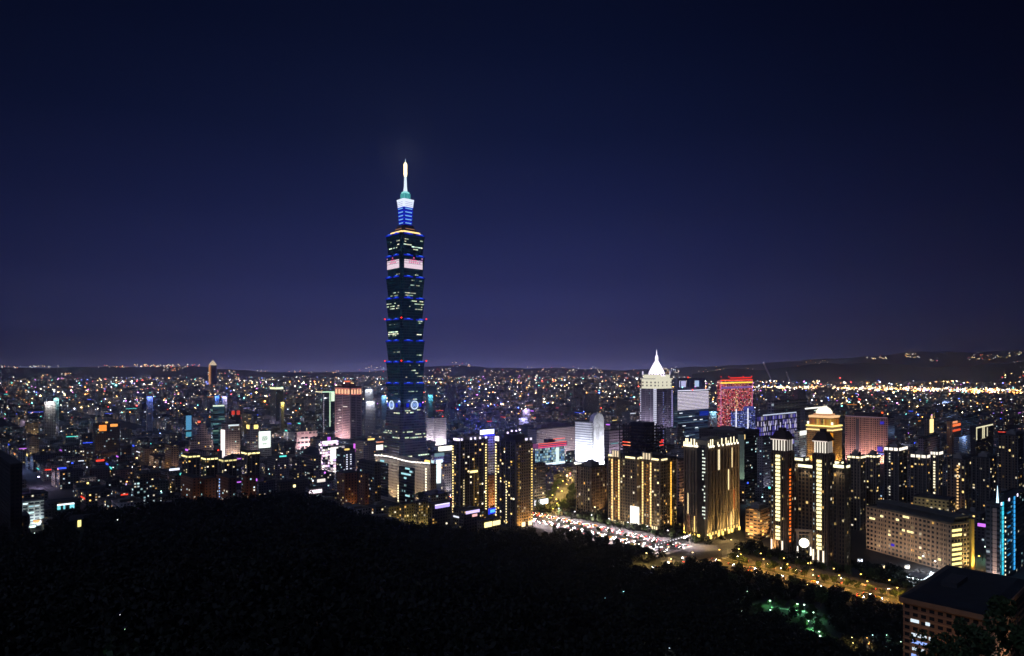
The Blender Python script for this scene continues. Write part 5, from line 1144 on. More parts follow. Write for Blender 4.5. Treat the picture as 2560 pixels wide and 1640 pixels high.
# individual ones
SIGNS = [((255,70,50), 'red'), ((60,90,255), 'blue'), ((235,240,255), 'white'), ((255,150,60), 'orange'), ((90,220,210), 'teal'), ((200,110,240), 'violet'), ((255,220,130), 'yellow')]
FT = [facade('fill_%d' % k, t, cw=3.2, ch=3.2, ww=.55, wh=.5, lit=.085, pal=MIXED, st=.8) for k, (t, _) in enumerate(tints)]
info = []
for i in ind:
    x, y, wd, dp, h = B4[i]; R = random.Random(i)
    t = Bld.__new__(Bld); t.w, t.d, t.h, t.D, t.g, t.cx, t.cy = wd, dp, h, y, GA, x, y; t.cell = (3.2, 3.3)
    t.root = empty('apartment_block', (x, y, 0), GA)
    t.body(FT[tid[i]], parapet=1.0)
    rb = MB(); hx, hy = wd/2, dp/2
    for _ in range(R.randint(1, 3)):
        ax, ay = R.uniform(-.7, .3) * hx, R.uniform(-.7, .3) * hy; rb.box(ax, ax + hx * .4, ay, ay + hy * .4, h + .31, h + R.uniform(2.5, 4.5))
    rb.build('roof_shed', ROOF if R.random() < .5 else GREYB, t.root)
    nl = R.choice((2, 4, 6, 9)); t.lit(nl, pal=R.choice((WARM, COOL, MIXED)), st=1.5, seed=i)
    sg = None
    if R.random() < .6:
        c, sg = R.choice(SIGNS); kind_ = R.choice(('sign', 'lamp', 'band'))
        f = R.choice('LR'); L = t.flen(f)
        if kind_ == 'sign': t.item('roof_sign', f, R.uniform(.35, .65), h + 2.2, min(L * .5, 14), R.uniform(2, 4), emis(c, 1.5), -.6)
        elif kind_ == 'lamp': t.item('roof_lamp', f, R.uniform(.2, .8), h + 2, 2.2, 2.2, emis(c, 2.6), -.6)
        else: t.strip(f, .05, .95, h - R.uniform(1, h * .6), 1.6, c, 1.2, 'light_band')
        sg = f'{sg} ' + {'sign': 'roof sign', 'lamp': 'roof lamp', 'band': 'light band'}[kind_]
    hc = 'low' if h < 17 else ('mid-rise' if h < 32 else 'tall')
    px_, py_ = PX(x, y), PY(h, y)
    ln = min(LAND, key=lambda q: abs(q[0] - px_)); side = 'left of' if ln[0] > px_ + 12 else ('right of' if ln[0] < px_ - 12 else 'by')
    info.append([t.root, (hc, tints[tid[i]][1], sg), side, ln[1], px_, py_])
groups = {}
for it in info: groups.setdefault((it[1], it[2], it[3]), []).append(it)
ORD = ['leftmost', 'second from left', 'third from left', 'fourth from left', 'fifth from left', 'sixth from left', 'seventh from left', 'eighth from left', 'ninth from left']
for (dsc, side, ln), its in groups.items():
    its.sort(key=lambda q: q[4]); hc, tn, sg = dsc
    for k, it in enumerate(its):
        lab = f'{hc} {tn} block' + (f' with {sg}' if sg else ' without roof light') + f' {side} {ln}'
        if len(its) > 1: lab += ', ' + (ORD[k] if k < len(its) - 1 or k == 0 else 'rightmost')
        tag(it[0], lab, 'building', 'blocks of the city plain')
# everything smaller: one mass of blocks
def boxes_mesh(name, arr, uvs_scale, mats, tint=None, lit=None):
    n = len(arr); c = np.array([(-1,-1,0),(1,-1,0),(1,1,0),(-1,1,0),(-1,-1,1),(1,-1,1),(1,1,1),(-1,1,1)], float)
    lx = c[None, :, 0] * arr[:, 2, None] / 2; ly = c[None, :, 1] * arr[:, 3, None] / 2; lz = c[None, :, 2] * arr[:, 4, None]
    X = arr[:, 0, None] + lx * ca - ly * sa; Y = arr[:, 1, None] + lx * sa + ly * ca
    V = np.stack([X, Y, lz], -1).reshape(-1, 3)
    Fc = np.array([(0,1,5,4),(1,2,6,5),(2,3,7,6),(3,0,4,7),(4,5,6,7)])
    FF = (np.arange(n)[:, None, None] * 8 + Fc[None]).reshape(-1)
    me = bpy.data.meshes.new(name); me.vertices.add(len(V)); me.vertices.foreach_set('co', V.ravel())
    me.loops.add(len(FF)); me.loops.foreach_set('vertex_index', FF); me.polygons.add(n * 5)
    me.polygons.foreach_set('loop_start', np.arange(n * 5) * 4); me.polygons.foreach_set('loop_total', np.full(n * 5, 4))
    uv = np.zeros((n, 5, 4, 2)); off = np.arange(n)[:, None] * 3.2 * 97 % 30000
    for k in range(4):
        L = (arr[:, 2] if k % 2 == 0 else arr[:, 3]) * uvs_scale; H = arr[:, 4] * uvs_scale; o = off[:, 0] + k * 320
        uv[:, k, 0] = np.stack([o, 0 * o], 1); uv[:, k, 1] = np.stack([o + L, 0 * o], 1); uv[:, k, 2] = np.stack([o + L, H], 1); uv[:, k, 3] = np.stack([o, H], 1)
    uv[:, 4] = 0.01
    l = me.uv_layers.new(name='UVMap'); l.data.foreach_set('uv', uv.ravel())
    if tint is not None:
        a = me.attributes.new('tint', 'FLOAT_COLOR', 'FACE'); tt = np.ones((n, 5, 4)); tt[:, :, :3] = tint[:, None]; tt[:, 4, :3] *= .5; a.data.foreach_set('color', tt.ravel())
        a = me.attributes.new('lit', 'FLOAT', 'FACE'); ll = np.repeat(lit[:, None], 5, 1); ll[:, 4] = 0; a.data.foreach_set('value', ll.ravel())
    me.materials.append(mats); me.update(calc_edges=True)
    o = bpy.data.objects.new(name, me); C.objects.link(o); return o
rest = np.array([i for i in range(len(blds)) if i not in indset])
TT = np.array([t for t, _ in tints]); FB = facade('city_facade', (1,1,1), cw=3.2, ch=3.3, ww=.55, wh=.5, pal=[(255,214,140),(255,240,210),(255,180,90),(190,225,255),(255,250,235),(240,190,200)], st=1.1, attr=True)
sel = B4[rest]; dist = sel[:, 1]
scl = np.where(dist < 2200, 1.0, np.where(dist < 4200, .7, np.where(dist < 7600, .4, .2)))
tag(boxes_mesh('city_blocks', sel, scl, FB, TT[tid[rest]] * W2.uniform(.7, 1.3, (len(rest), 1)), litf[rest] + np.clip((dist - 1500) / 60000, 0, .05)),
    'thousands of small lit blocks filling the plain to the horizon', 'city', kind='stuff')
# rooftop clutter of the mass
k_ = rest[(B4[rest][:, 1] < 2600)]; rt = B4[k_].copy()
V = []
m = MB()
for i in k_:
    x, y, wd, dp, h = B4[i]; R = random.Random(int(i) + 5)
    for _ in range(2):
        a, c = R.uniform(-.3, .3) * wd, R.uniform(-.3, .3) * dp; s_ = R.uniform(.12, .22) * wd
        X, Y = x + a * ca - c * sa, y + a * sa + c * ca; hh = R.uniform(1.5, 4)
        m.add([(X + (u * ca - v * sa) * s_, Y + (u * sa + v * ca) * s_, z) for z in (h - .1, h + hh) for u, v in ((-1,-1),(1,-1),(1,1),(-1,1))], [(0,1,5,4),(1,2,6,5),(2,3,7,6),(3,0,4,7),(4,5,6,7)])
tag(m.build('rooftop_sheds', GREYB), 'small sheds and tanks on the roofs of the city blocks', 'rooftop sheds', kind='stuff')

# ------------------------------------------------------------------ points of light all over the plain
PAL = [((255,206,130), .30), ((255,240,215), .24), ((255,160,70), .12), ((225,235,255), .14), ((90,120,255), .055), ((120,235,225), .06), ((255,70,60), .045), ((225,120,245), .04)]
LS = [[] for _ in PAL]
def pick(): return int(W2.choice(len(PAL), p=[p for _, p in PAL]))
def pt(x, y, z, s_, ci=None): LS[pick() if ci is None else ci].append((x, y, z, s_))
for i in range(len(blds)):
    x, y, wd, dp, h = B4[i]
    n = W2.poisson(1.0 if y < 2200 else (2.2 if y < 4200 else (2.6 if y < 7600 else 2.8)))
    if y < 1500: n = W2.poisson(.25)
    for _ in range(n):
        s_ = y / 683 * (W2.uniform(.2, .46) if y < 2200 else W2.uniform(.24, .66)) * (1.5 if W2.random() < .06 else 1)
        if W2.random() < .3: pt(x, y, h + s_ * .6, s_)
        else:
            f = W2.random() < .5; a = W2.uniform(-.5, .5)
            lx, ly = (a * wd, -dp/2 - s_ * .5) if f else (-wd/2 - s_ * .5, a * dp)
            pt(x + lx * ca - ly * sa, y + lx * sa + ly * ca, W2.uniform(3, max(4, h)), s_)
# street lamps in dense rows far away (river roads), row and span as seen from the hill, lamps 12 m up
def row_lights(px0, px1, py0, py1, n, ci, sz=(.45, .8), dep=60, zz=12):
    for _ in range(n):
        t = W2.random(); px_ = px0 + (px1 - px0) * t; py_ = py0 + (py1 - py0) * t
        D = (HC - zz) * F / max(py_ - HY, 9) + W2.normal() * dep
        pt(WX(px_, D), D, zz + W2.uniform(-3, 10), D / 683 * W2.uniform(*sz), ci if W2.random() < .8 else None)
row_lights(1790, 2580, 966, 978, 420, 0, dep=160); row_lights(1790, 2580, 967, 979, 160, 1, dep=160, sz=(.4, .8)); row_lights(2150, 2580, 970, 984, 120, 2, dep=200)
row_lights(1290, 1630, 944, 946, 190, 0, dep=260); row_lights(1330, 1640, 957, 959, 110, 0, dep=120); row_lights(1080, 1310, 954, 949, 60, 0, dep=300)
row_lights(-20, 110, 963, 965, 70, 0, dep=150); row_lights(110, 460, 958, 955, 150, 2, dep=400); row_lights(690, 800, 945, 944, 70, 0, dep=250); row_lights(560, 700, 960, 948, 60, 1, dep=300); row_lights(800, 960, 950, 951, 60, 2, dep=350)
row_lights(-20, 900, 950, 946, 200, None, dep=700, sz=(.3, .55)); row_lights(1070, 2580, 946, 950, 260, None, dep=700, sz=(.3, .55))
# lights on the far slopes
def slope_lights(px0, px1, py0, py1, n, D, sz=(.36, .62)):
    for _ in range(int(n * 1.3)):
        px_, py_ = W2.uniform(px0, px1), W2.uniform(py0, py1); DD = D * W2.uniform(.93, .97)
        pt(WX(px_, DD), DD, WZ(py_, DD), DD / 683 * W2.uniform(*sz), int(W2.choice([0, 1, 2, 3, 6], p=[.35, .3, .15, .1, .1])))
for a in [(0, 60, 915, 920, 7), (60, 160, 914, 921, 10), (230, 330, 913, 918, 10), (335, 500, 911, 917, 40), (400, 460, 916, 926, 10), (150, 180, 933, 938, 5), (520, 600, 923, 937, 12)]: slope_lights(*a, 12300)
for a in [(1120, 1180, 905, 918, 11), (1060, 1130, 920, 940, 20), (1200, 1600, 924, 940, 60), (905, 960, 915, 930, 12), (600, 900, 925, 942, 40), (1300, 1500, 915, 925, 12), (1640, 1700, 918, 932, 20), (1730, 1890, 916, 930, 16),
          (1985, 2070, 900, 916, 7), (2165, 2220, 893, 897, 12), (2195, 2205, 888, 892, 2), (2262, 2300, 884, 894, 10), (2325, 2370, 899, 902, 3), (2420, 2480, 885, 901, 14), (2480, 2530, 888, 896, 8), (2520, 2580, 878, 886, 12), (2530, 2580, 904, 908, 4)]: slope_lights(*a, 15200)
for a in [(2100, 2110, 943, 946, 1), (2030, 2060, 950, 958, 5), (1900, 1960, 950, 962, 10), (2335, 2400, 952, 955, 10), (2500, 2570, 930, 948, 7), (2110, 2200, 955, 958, 14), (2250, 2290, 962, 972, 8)]: slope_lights(*a, 8200 * .9, (.5, .8))
CB = np.array([(-1,-1,-1),(1,-1,-1),(1,1,-1),(-1,1,-1),(-1,-1,1),(1,-1,1),(1,1,1),(-1,1,1)]) * .5
FB6 = np.array([(0,1,5,4),(1,2,6,5),(2,3,7,6),(3,0,4,7),(4,5,6,7),(3,2,1,0)])
allv = []; allm = []
for ci, l in enumerate(LS):
    for p in l: allv.append(p); allm.append(ci * 3 + int(W2.choice(3, p=[.38, .34, .28])) + (24 if p[1] > 2000 else 0) if p[1] < 10000 else ci * 3 + 25)
P = np.array(allv); n = len(P); print('lights', n)
V = (P[:, None, :3] + CB[None] * P[:, None, 3:4]).reshape(-1, 3); FF = (np.arange(n)[:, None, None] * 8 + FB6[None]).reshape(-1)
me = bpy.data.meshes.new('city_lights'); me.vertices.add(len(V)); me.vertices.foreach_set('co', V.ravel()); me.loops.add(len(FF)); me.loops.foreach_set('vertex_index', FF)
me.polygons.add(n * 6); me.polygons.foreach_set('loop_start', np.arange(n * 6) * 4); me.polygons.foreach_set('loop_total', np.full(n * 6, 4))
for c, _ in PAL:
    for st in (.7, 1.6, 4.0): me.materials.append(emis(c, st))
for c, _ in PAL:
    for st in (2.2, 7, 22): me.materials.append(emis(c, st))
me.polygons.foreach_set('material_index', np.repeat(np.array(allm), 6)); me.update(calc_edges=True)
o = bpy.data.objects.new('city_lights', me); C.objects.link(o); tag(o, 'countless lamps, signs and lit windows scattered over the city plain and far slopes', 'city lights', kind='stuff')

# ------------------------------------------------------------------ trees
def leaf_mat(name, c):
    m, N, K = newmat(name); p = N.new('ShaderNodeBsdfPrincipled'); o = N.new('ShaderNodeOutputMaterial'); oi = N.new('ShaderNodeObjectInfo')
    g = N.new('ShaderNodeNewGeometry'); v = N.new('ShaderNodeVectorMath'); v.operation = 'SCALE'; v.inputs[0].default_value = c
    K.new(nmath(N, K, 'ADD', nmath(N, K, 'MULTIPLY', g.outputs['Random Per Island'], .9), .55), v.inputs['Scale'])
    K.new(v.outputs[0], p.inputs['Base Color']); p.inputs['Roughness'].default_value = .75; K.new(p.outputs[0], o.inputs[0]); return m
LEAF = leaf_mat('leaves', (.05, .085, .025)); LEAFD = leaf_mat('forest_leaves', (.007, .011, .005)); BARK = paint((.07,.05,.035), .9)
def crown_pts(r, n, seed, hgt, rad, tall=1.0):
    R = np.random.default_rng(seed); k = 9
    cen = np.stack([R.normal(0, rad * .42, k), R.normal(0, rad * .42, k), hgt * (.62 + .26 * R.uniform(-1, 1, k) * tall)], 1); cr_ = R.uniform(.32, .58, k) * rad
    i = R.integers(0, k, n); d = R.normal(size=(n, 3)); d /= np.linalg.norm(d, axis=1)[:, None]
    return cen[i] + d * (cr_[i] * R.uniform(.65, 1.05, n))[:, None]
def leaf_quads(P, size, R):
    n = len(P); a = R.normal(size=(n, 3)); a /= np.linalg.norm(a, axis=1)[:, None]; b = np.cross(a, R.normal(size=(n, 3))); b /= np.linalg.norm(b, axis=1)[:, None]
    s_ = (size * R.uniform(.6, 1.3, n))[:, None]; a = a * s_; b = b * s_ * .7
    return np.stack([P - a, P + b, P + a, P - b], 1)
def quads_mesh(name, Q, mat):
    n = len(Q); me = bpy.data.meshes.new(name); me.vertices.add(n * 4); me.vertices.foreach_set('co', Q.reshape(-1)); me.loops.add(n * 4); me.loops.foreach_set('vertex_index', np.arange(n * 4))
    me.polygons.add(n); me.polygons.foreach_set('loop_start', np.arange(n) * 4); me.polygons.foreach_set('loop_total', np.full(n, 4)); me.materials.append(mat); me.update(calc_edges=True); return me
protos = []
for k in range(5):
    h = (9, 11, 8, 13, 10)[k]; rad = (3.6, 4.2, 3.4, 4.6, 4.0)[k]
    P = crown_pts(None, 1500, 50 + k, h, rad); cm = quads_mesh('crown', leaf_quads(P, .42, np.random.default_rng(k)), LEAF)
    b = MB(); b.tube((0,0,-.3), (.1,.1,h*.45), .28, .18, 7); R = random.Random(k)
    for j in range(6): a = j * 1.05 + R.random(); b.tube((.1,.1,h*(.28+.03*j)), (rad*.55*math.cos(a), rad*.55*math.sin(a), h*(.52+.05*j)), .12, .03, 5)
    protos.append((cm, b.mesh('trunk', BARK)))
def tree(x, y, label, group, k=None, s=1.0, z=None):
    k = int(W2.integers(0, 5)) if k is None else k
    t = empty('tree', (x, y, float(hillz(x, y)) if z is None else z), W2.uniform(0, 6.28)); t.scale = (s, s, s * W2.uniform(.9, 1.15))
    link('crown', protos[k][0], t, (0,0,0)); link('trunk', protos[k][1], t, (0,0,0)); return tag(t, label, 'tree', group)
MLAB = 'leafy tree on the boulevard median, lit gold by the street lamps'
MLAB2 = 'leafy tree on the boulevard median, lit pale by the street lamps'
for t in list(range(-150, 62, 8)) + list(range(118, 280, 18)):
    p = rd(t + W2.uniform(-2, 2), W2.uniform(-.6, .6)); tree(p.x, p.y, MLAB if t < 70 else MLAB2, 'gold lit median trees' if t < 70 else 'pale lit median trees', s=W2.uniform(.55, .85) if t < 70 else .55)
for t in range(-160, 285, 11):
    if 66 < t < 110: continue
    p = rd(t + W2.uniform(-3, 3), 29 + W2.uniform(-2, 2)); tree(p.x, p.y, 'dark street tree along the tower side of the boulevard', 'street trees on the tower side', s=W2.uniform(.6, .95))
for t in range(-170, 250, 17):
    if 66 < t < 110: continue
    p = rd(t + W2.uniform(-3, 3), -31 + W2.uniform(-3, 3)); tree(p.x, p.y, 'dark tree along the forest side of the boulevard', 'trees on the forest side of the boulevard', s=W2.uniform(.5, .85))
for k in range(26):                                    # gold lit trees down the cross street
    p = XP2 + VD * (25 + k * 11) + UD * (10 if k % 2 else -9); tree(p.x, p.y, 'tree lit gold along the cross street behind the dotted towers', 'gold lit cross street trees', s=.85)

# ------------------------------------------------------------------ street lamps
pole = MB(); pole.tube((0,0,0), (0,0,10), .13, .08, 7); POLE = pole.mesh('pole', DARKMET)
arm = MB(); arm.tube((0,0,9.9), (0,2.6,10.5), .07, .05, 6); ARM = arm.mesh('arm', DARKMET)
hd = MB(); hd.box(-.3,.3,2.2,3.6,10.42,10.62); HEAD = hd.mesh('lamp_head', DARKMET)
bulbs = {}
def street_lamp(x, y, face, col, emc, power, label, group, s=1.0, bs=.55, est=9, kind='SPOT'):
    t = empty('street_lamp', (x, y, float(hillz(x, y)) if s else 0), face); t.scale = (s, s, s)
    link('pole', POLE, t, (0,0,0)); link('arm', ARM, t, (0,0,0)); link('lamp_head', HEAD, t, (0,0,0))
    k = (emc, bs, est)
    if k not in bulbs: q = MB(); q.lathe([(bs*.5, 10.3-bs*.8), (bs, 10.3-bs*.3), (bs*.7, 10.38)], 10, 0, 2.9); bulbs[k] = q.mesh('bulb', emis(emc, est))
    link('bulb', bulbs[k], t, (0,0,0)); lamp(kind, t, (0, 2.9, 9.6), power, col, .4, rot=(0, 0, 0), spot=158, blend=.5)
    return tag(t, label, 'street lamp', group)
aF, aN = GA + math.pi/2, GA - math.pi/2      # arms reach over the road: local +y toward -VD / +VD
for t in range(-165, 66, 20):
    for off, f, nm in ((4.5, GA - math.pi/2, 'tower'), (-4.5, GA + math.pi/2, 'forest')):
        p = rd(t + (0 if off > 0 else 10), off)
        street_lamp(p.x, p.y, f, (1, .48, .08), (255,200,100), 15000, f'orange street lamp on the {nm} side of the boulevard median', f'orange street lamps, {nm} side')
for t in range(112, 300, 24):
    for off, f, nm in ((23, GA + math.pi/2, 'tower'), (-23, GA - math.pi/2, 'forest')):
        p = rd(t + (0 if off > 0 else 12), off)
        street_lamp(p.x, p.y, f, (1, .78, .82), (240,235,255), 30000, f'white street lamp on the {nm} side of the far boulevard', f'white street lamps, {nm} side')
for k in range(-2, 3):
    for q in (-1, 1):
        if k == 0: continue
        p = XP + VD * (k * 32) + UD * (15 * q); street_lamp(p.x, p.y, GA + (math.pi if q > 0 else 0), (1, .62, .22), (255,225,150), 14000, 'orange lamp lighting the street crossing below the ribbed tower', 'orange lamps of the crossing', kind='SPOT')
for k in range(11):
    p = XP2 + VD * (14 + k * 26) + UD * (12 if k % 2 else -12); street_lamp(p.x, p.y, GA + (math.pi if k % 2 else 0), (1, .6, .15), (255,210,110), 22000, 'golden street lamp of the cross street behind the dotted towers', 'golden cross street lamps')
for k in range(9):                                     # the golden avenue seen between the dotted towers and the grey brown block
    p = Vector((44 + k * 5.2, 792 + k * 27)); q = (1 if k % 2 else -1)
    street_lamp(p.x + q * 7, p.y, math.pi/2 * q, (1, .62, .14), (255,214,110), 26000, 'golden street lamp of the tree lined avenue right of the dotted towers', 'golden avenue lamps', kind='POINT', bs=.8)
for k in range(34):
    p = Vector((44 + k * 1.35, 788 + k * 7)); q = (1 if k % 2 else -1) * W2.uniform(9, 19); tree(p.x + q, p.y, 'tree lit gold beside the avenue right of the dotted towers', 'gold lit avenue trees', s=W2.uniform(.8, 1.1))
tag(strip_mesh((42, 785), (92, 1040), 12, 0.026, ASPH, 'road'), kind='structure')
# lamps among the far blocks: they light the streets and the walls beside them
for (px_, D, c, ec, pw) in [(150,1100,WHITEC,(235,240,255),50000),(380,1080,WARMC,(255,225,170),40000),(420,1010,ORANGE,(255,180,100),30000),(250,940,ORANGE,(255,170,90),16000),(290,925,ORANGE,(255,150,80),16000),(310,935,ORANGE,(255,150,80),16000),
      (395,860,CYANC,(200,255,230),14000),(700,1250,(1,.85,.85),(255,230,230),260000),(735,1180,(1,.8,.9),(255,225,240),260000),(800,1130,(1,.8,.9),(255,225,240),260000),(850,1230,(1,.8,.9),(255,225,240),300000),(870,1100,(1,.75,.95),(255,215,240),200000),(960,1000,ORANGE,(255,190,110),30000),(930,780,ORANGE,(255,200,110),14000),(1120,820,ORANGE,(255,160,90),26000),
      (1160,1230,WHITEC,(255,255,250),90000),(1380,1050,(.8,.7,1),(220,200,255),60000),(1420,1010,(1,.3,.4),(255,120,120),30000),(1700,960,(.9,.8,1),(240,225,255),50000),(1700,900,WARMC,(255,230,200),40000),(1480,760,WARMC,(255,235,190),12000),(1560,735,WARMC,(255,235,190),10000),
      (1900,820,CYANC,(190,235,240),30000),(2060,1080,GOLDC,(255,230,140),90000),(2200,700,ORANGE,(255,180,110),9000),(2130,720,ORANGE,(255,190,120),9000),(2440,560,ORANGE,(255,170,80),20000),(2456,590,(.5,1,.6),(220,255,225),16000),
      (2200,1150,ORANGE,(255,180,110),60000),(560,1100,WARMC,(255,230,180),50000),(640,1050,WARMC,(255,230,180),40000),(2500,1000,WHITEC,(220,235,255),40000),(2300,560,WHITEC,(235,250,250),16000),(2330,545,WHITEC,(255,250,240),12000),(1640,1180,BLUEC,(120,130,255),80000),(1790,1300,BLUEC,(80,110,255),120000),(1240,1050,BLUEC,(110,110,255),80000)]:
    near_ = min(LAND, key=lambda q: abs(q[0] - px_)); cn = {WHITEC:'white',WARMC:'warm white',ORANGE:'orange',CYANC:'cyan white',BLUEC:'blue',GOLDC:'golden'}.get(c, 'pinkish')
    street_lamp(WX(px_, D), D, -1.2, c, ec, pw * .6, f'{cn} street lamp among the blocks, {"left" if px_ < near_[0] else "right"} of {near_[1]}', 'lamps among the blocks', bs=.9 if D > 900 else .6, est=8, s=1.2)

RL2 = np.random.default_rng(21)
for _ in range(120):
    D = 900 * 4.2 ** RL2.random(); px_ = RL2.uniform(0, 2560); x, y = WX(px_, D), D
    a = x * ca + y * sa; bb = -x * sa + y * ca; a = round(a / 165) * 165; x, y = a * ca - bb * sa, a * sa + bb * ca
    if y < 820 or near_road(x, y, 24) or any(math.hypot(h_[0] - x, h_[1] - y) < h_[2] + 4 for h_ in HERO): continue
    c, ec, nm = [((.8,.8,1), (235,235,255), 'white'), ((.75,.6,1), (225,205,255), 'violet'), ((1,.75,.55), (255,225,180), 'warm'), ((1,.55,.25), (255,190,110), 'orange'), ((.35,.5,1), (150,175,255), 'blue'), ((.8,.8,1), (240,245,255), 'white')][int(RL2.choice(6, p=[.25, .2, .14, .08, .15, .18]))]
    street_lamp(x, y, RL2.uniform(0, 6), c, ec, 90000 * (D / 1500) ** 1.3, f'{nm} street lamp glowing in the streets of the far plain', f'{nm} lamps of the far plain', bs=.9, est=8, s=1.5, kind='POINT')

# ------------------------------------------------------------------ cars on the boulevard
cb_ = MB()
prof = [(-2.2,.35),(2.2,.35),(2.25,.75),(1.3,.9),(.7,1.4),(-1.1,1.42),(-1.8,.95),(-2.25,.9)]
vs = [(x, y, z) for y in (-.85, .85) for x, z in prof]; n_ = len(prof)
cb_.add(vs, [tuple(range(n_)), tuple(reversed(range(n_, 2*n_)))] + [((i+1) % n_, i, i + n_, (i+1) % n_ + n_) for i in range(n_)])
BODY = [cb_.mesh('body', paint(c, .35, scale=.5)) for c in ((.5,.5,.5), (.05,.05,.055), (.6,.58,.5), (.75,.6,.05), (.12,.14,.2))]
wg = MB(); wg.add([(.75,-.87,.92),(1.2,-.87,.92),(.68,-.87,1.34),(-1.05,-.87,1.36),(-1.6,-.87,.95)][::-1], [(0,1,2,3,4)]); wg.add([(1.22,-.7,.93),(1.22,.7,.93),(.74,.65,1.38),(.74,-.65,1.38)], [(0,1,2,3)]); GLS = wg.mesh('windows', paint((.01,.01,.012), .1))
wh = MB(); wh.lathe([(.32,-.1),(.34,0),(.32,.1)], 12); WHEEL = wh.mesh('wheel', paint((.02,.02,.02), .8))
def lb(name, c, st, s=.16): q = MB(); q.box(-.06,.06,-s,s,-.1,.12); return q.mesh(name, emis(c, st))
HL, TL = lb('headlight', (255,236,228), 90, .24), lb('tail_light', (255,60,50), 11, .24)
def car(x, y, ang, bi, label, group):
    t = empty('car', (x, y, .034), ang); link('body', BODY[bi], t, (0,0,0)); link('windows', GLS, t, (0,0,0))
    for wx in (-1.35, 1.4):
        for wy in (-.8, .8): o = link('wheel', WHEEL, t, (wx, wy, .34)); o.rotation_euler.x = math.pi/2
    for yy in (-.6, .6): link('headlight', HL, t, (2.26, yy, .68)); link('tail_light', TL, t, (-2.27, yy, .8))
    return tag(t, label, 'car', group)
CN = ['silver', 'black', 'cream', 'yellow', 'dark blue']
for off, ang in ((-17, -1), (-13.2, -1), (-9.7, -1), (-6.2, -1), (6.2, 1), (9.7, 1), (13.2, 1), (17, 1)):
    t = -150 + W2.uniform(0, 20)
    while t < 470:
        if not (72 < t < 106):
            p = rd(t, off); bi = int(W2.integers(0, 5)); dirn = 'coming nearer' if ang < 0 else 'driving away'
            seg = 'on the orange lit near stretch of' if t < 70 else 'on the pink white far stretch of'
            car(p.x, p.y, math.atan2(UD.y * ang, UD.x * ang), bi, f'{CN[bi]} car {dirn} {seg} the boulevard', f'{CN[bi]} cars {dirn}, {"near" if t < 70 else "far"} stretch')
        t += (W2.uniform(8, 15) if t > 100 else W2.uniform(22, 55))
for k in range(7):
    p = XP + VD * (-20 - k * 11) + UD * (-4 if k % 2 else 4); car(p.x, p.y, math.atan2(VD.y, VD.x) + (0 if k % 2 else math.pi), k % 5, f'{CN[k % 5]} car on the side street left of the crossing', 'cars on the side street')
cp = tag(empty('canopy', (WX(2295, 531), 531, 0), GA), 'brilliant white lit forecourt canopy between the beige slab and the brick institute', 'canopy')
m = MB(); m.box(-9, 9, -6, 6, 4.6, 5.1); m.build('roof', WHITEP, cp)
for x in (-8, 8):
    for y in (-5, 5): m = MB(); m.lathe([(.22, 0), (.2, 4.6)], 8, x, y); m.build('post', DARKMET, cp)
m = MB(); m.box(-8.5, 8.5, -5.5, 5.5, 4.4, 4.59); m.build('light_panel', emis((235,252,255), 3), cp)
m = MB(); m.box(-9.1, 9.1, -6.2, -6.01, 4.4, 5.3); m.build('lit_fascia', emis((225,245,255), 2.4), cp)
lamp('POINT', cp, (0, -9, 4), 9000, (.8,.95,1), 1); lamp('POINT', cp, (-12, 0, 4), 9000, (.8,.95,1), 1)
for k, (px_, D, c) in enumerate([(2205, 566, (255,225,170)), (2232, 560, (245,250,255)), (2250, 553, (255,235,205)), (2268, 566, (255,245,225)), (2330, 545, (235,250,255)), (2352, 540, (255,250,240)), (2150, 585, (235,240,255)), (2380, 548, (255,220,170))]):
    t = tag(empty('kiosk', (WX(px_, D), D, 0), GA), 'small lit kiosk among the trees in front of the beige office slab', 'kiosk', 'kiosks before the beige slab')
    m = MB(); m.box(-1.6, 1.6, -1.4, 1.4, 0, 3.2); m.build('wall', GREYB, t); m = MB(); m.box(-1.9, 1.9, -1.7, 1.7, 3.21, 3.5); m.build('roof', WHITEP, t)
    for f in (0, 1): m = MB(); m.box(*((-1.4, 1.4, -1.52, -1.41) if f == 0 else (-1.72, -1.61, -1.2, 1.2)), .9, 2.9); m.build('window', emis(c, 3), t)
# zigzag pedestrian bridge beside the crossing
fb = tag(empty('footbridge', (*rd(118, 0), 0), GA), 'slender footbridge crossing the boulevard with a string of small white lamps', 'footbridge')
m = MB(); m.box(-30, 30, -1.6, 1.6, 6.2, 6.7); m.box(-30, 30, -1.75, -1.61, 6.7, 7.7); m.box(-30, 30, 1.61, 1.75, 6.7, 7.7); m.build('deck', CONC, fb)
for x in (-29, 0, 29): m = MB(); m.lathe([(.5, 0), (.45, 6.2)], 8, x, 0); m.build('pier', CONC, fb)
for k in range(13): m = MB(); m.lathe([(.2, 7.7), (.3, 8.0), (.15, 8.3)], 8, -28 + k * 4.6, -1.68); m.build('lamp', emis((240,235,255), 5), fb)

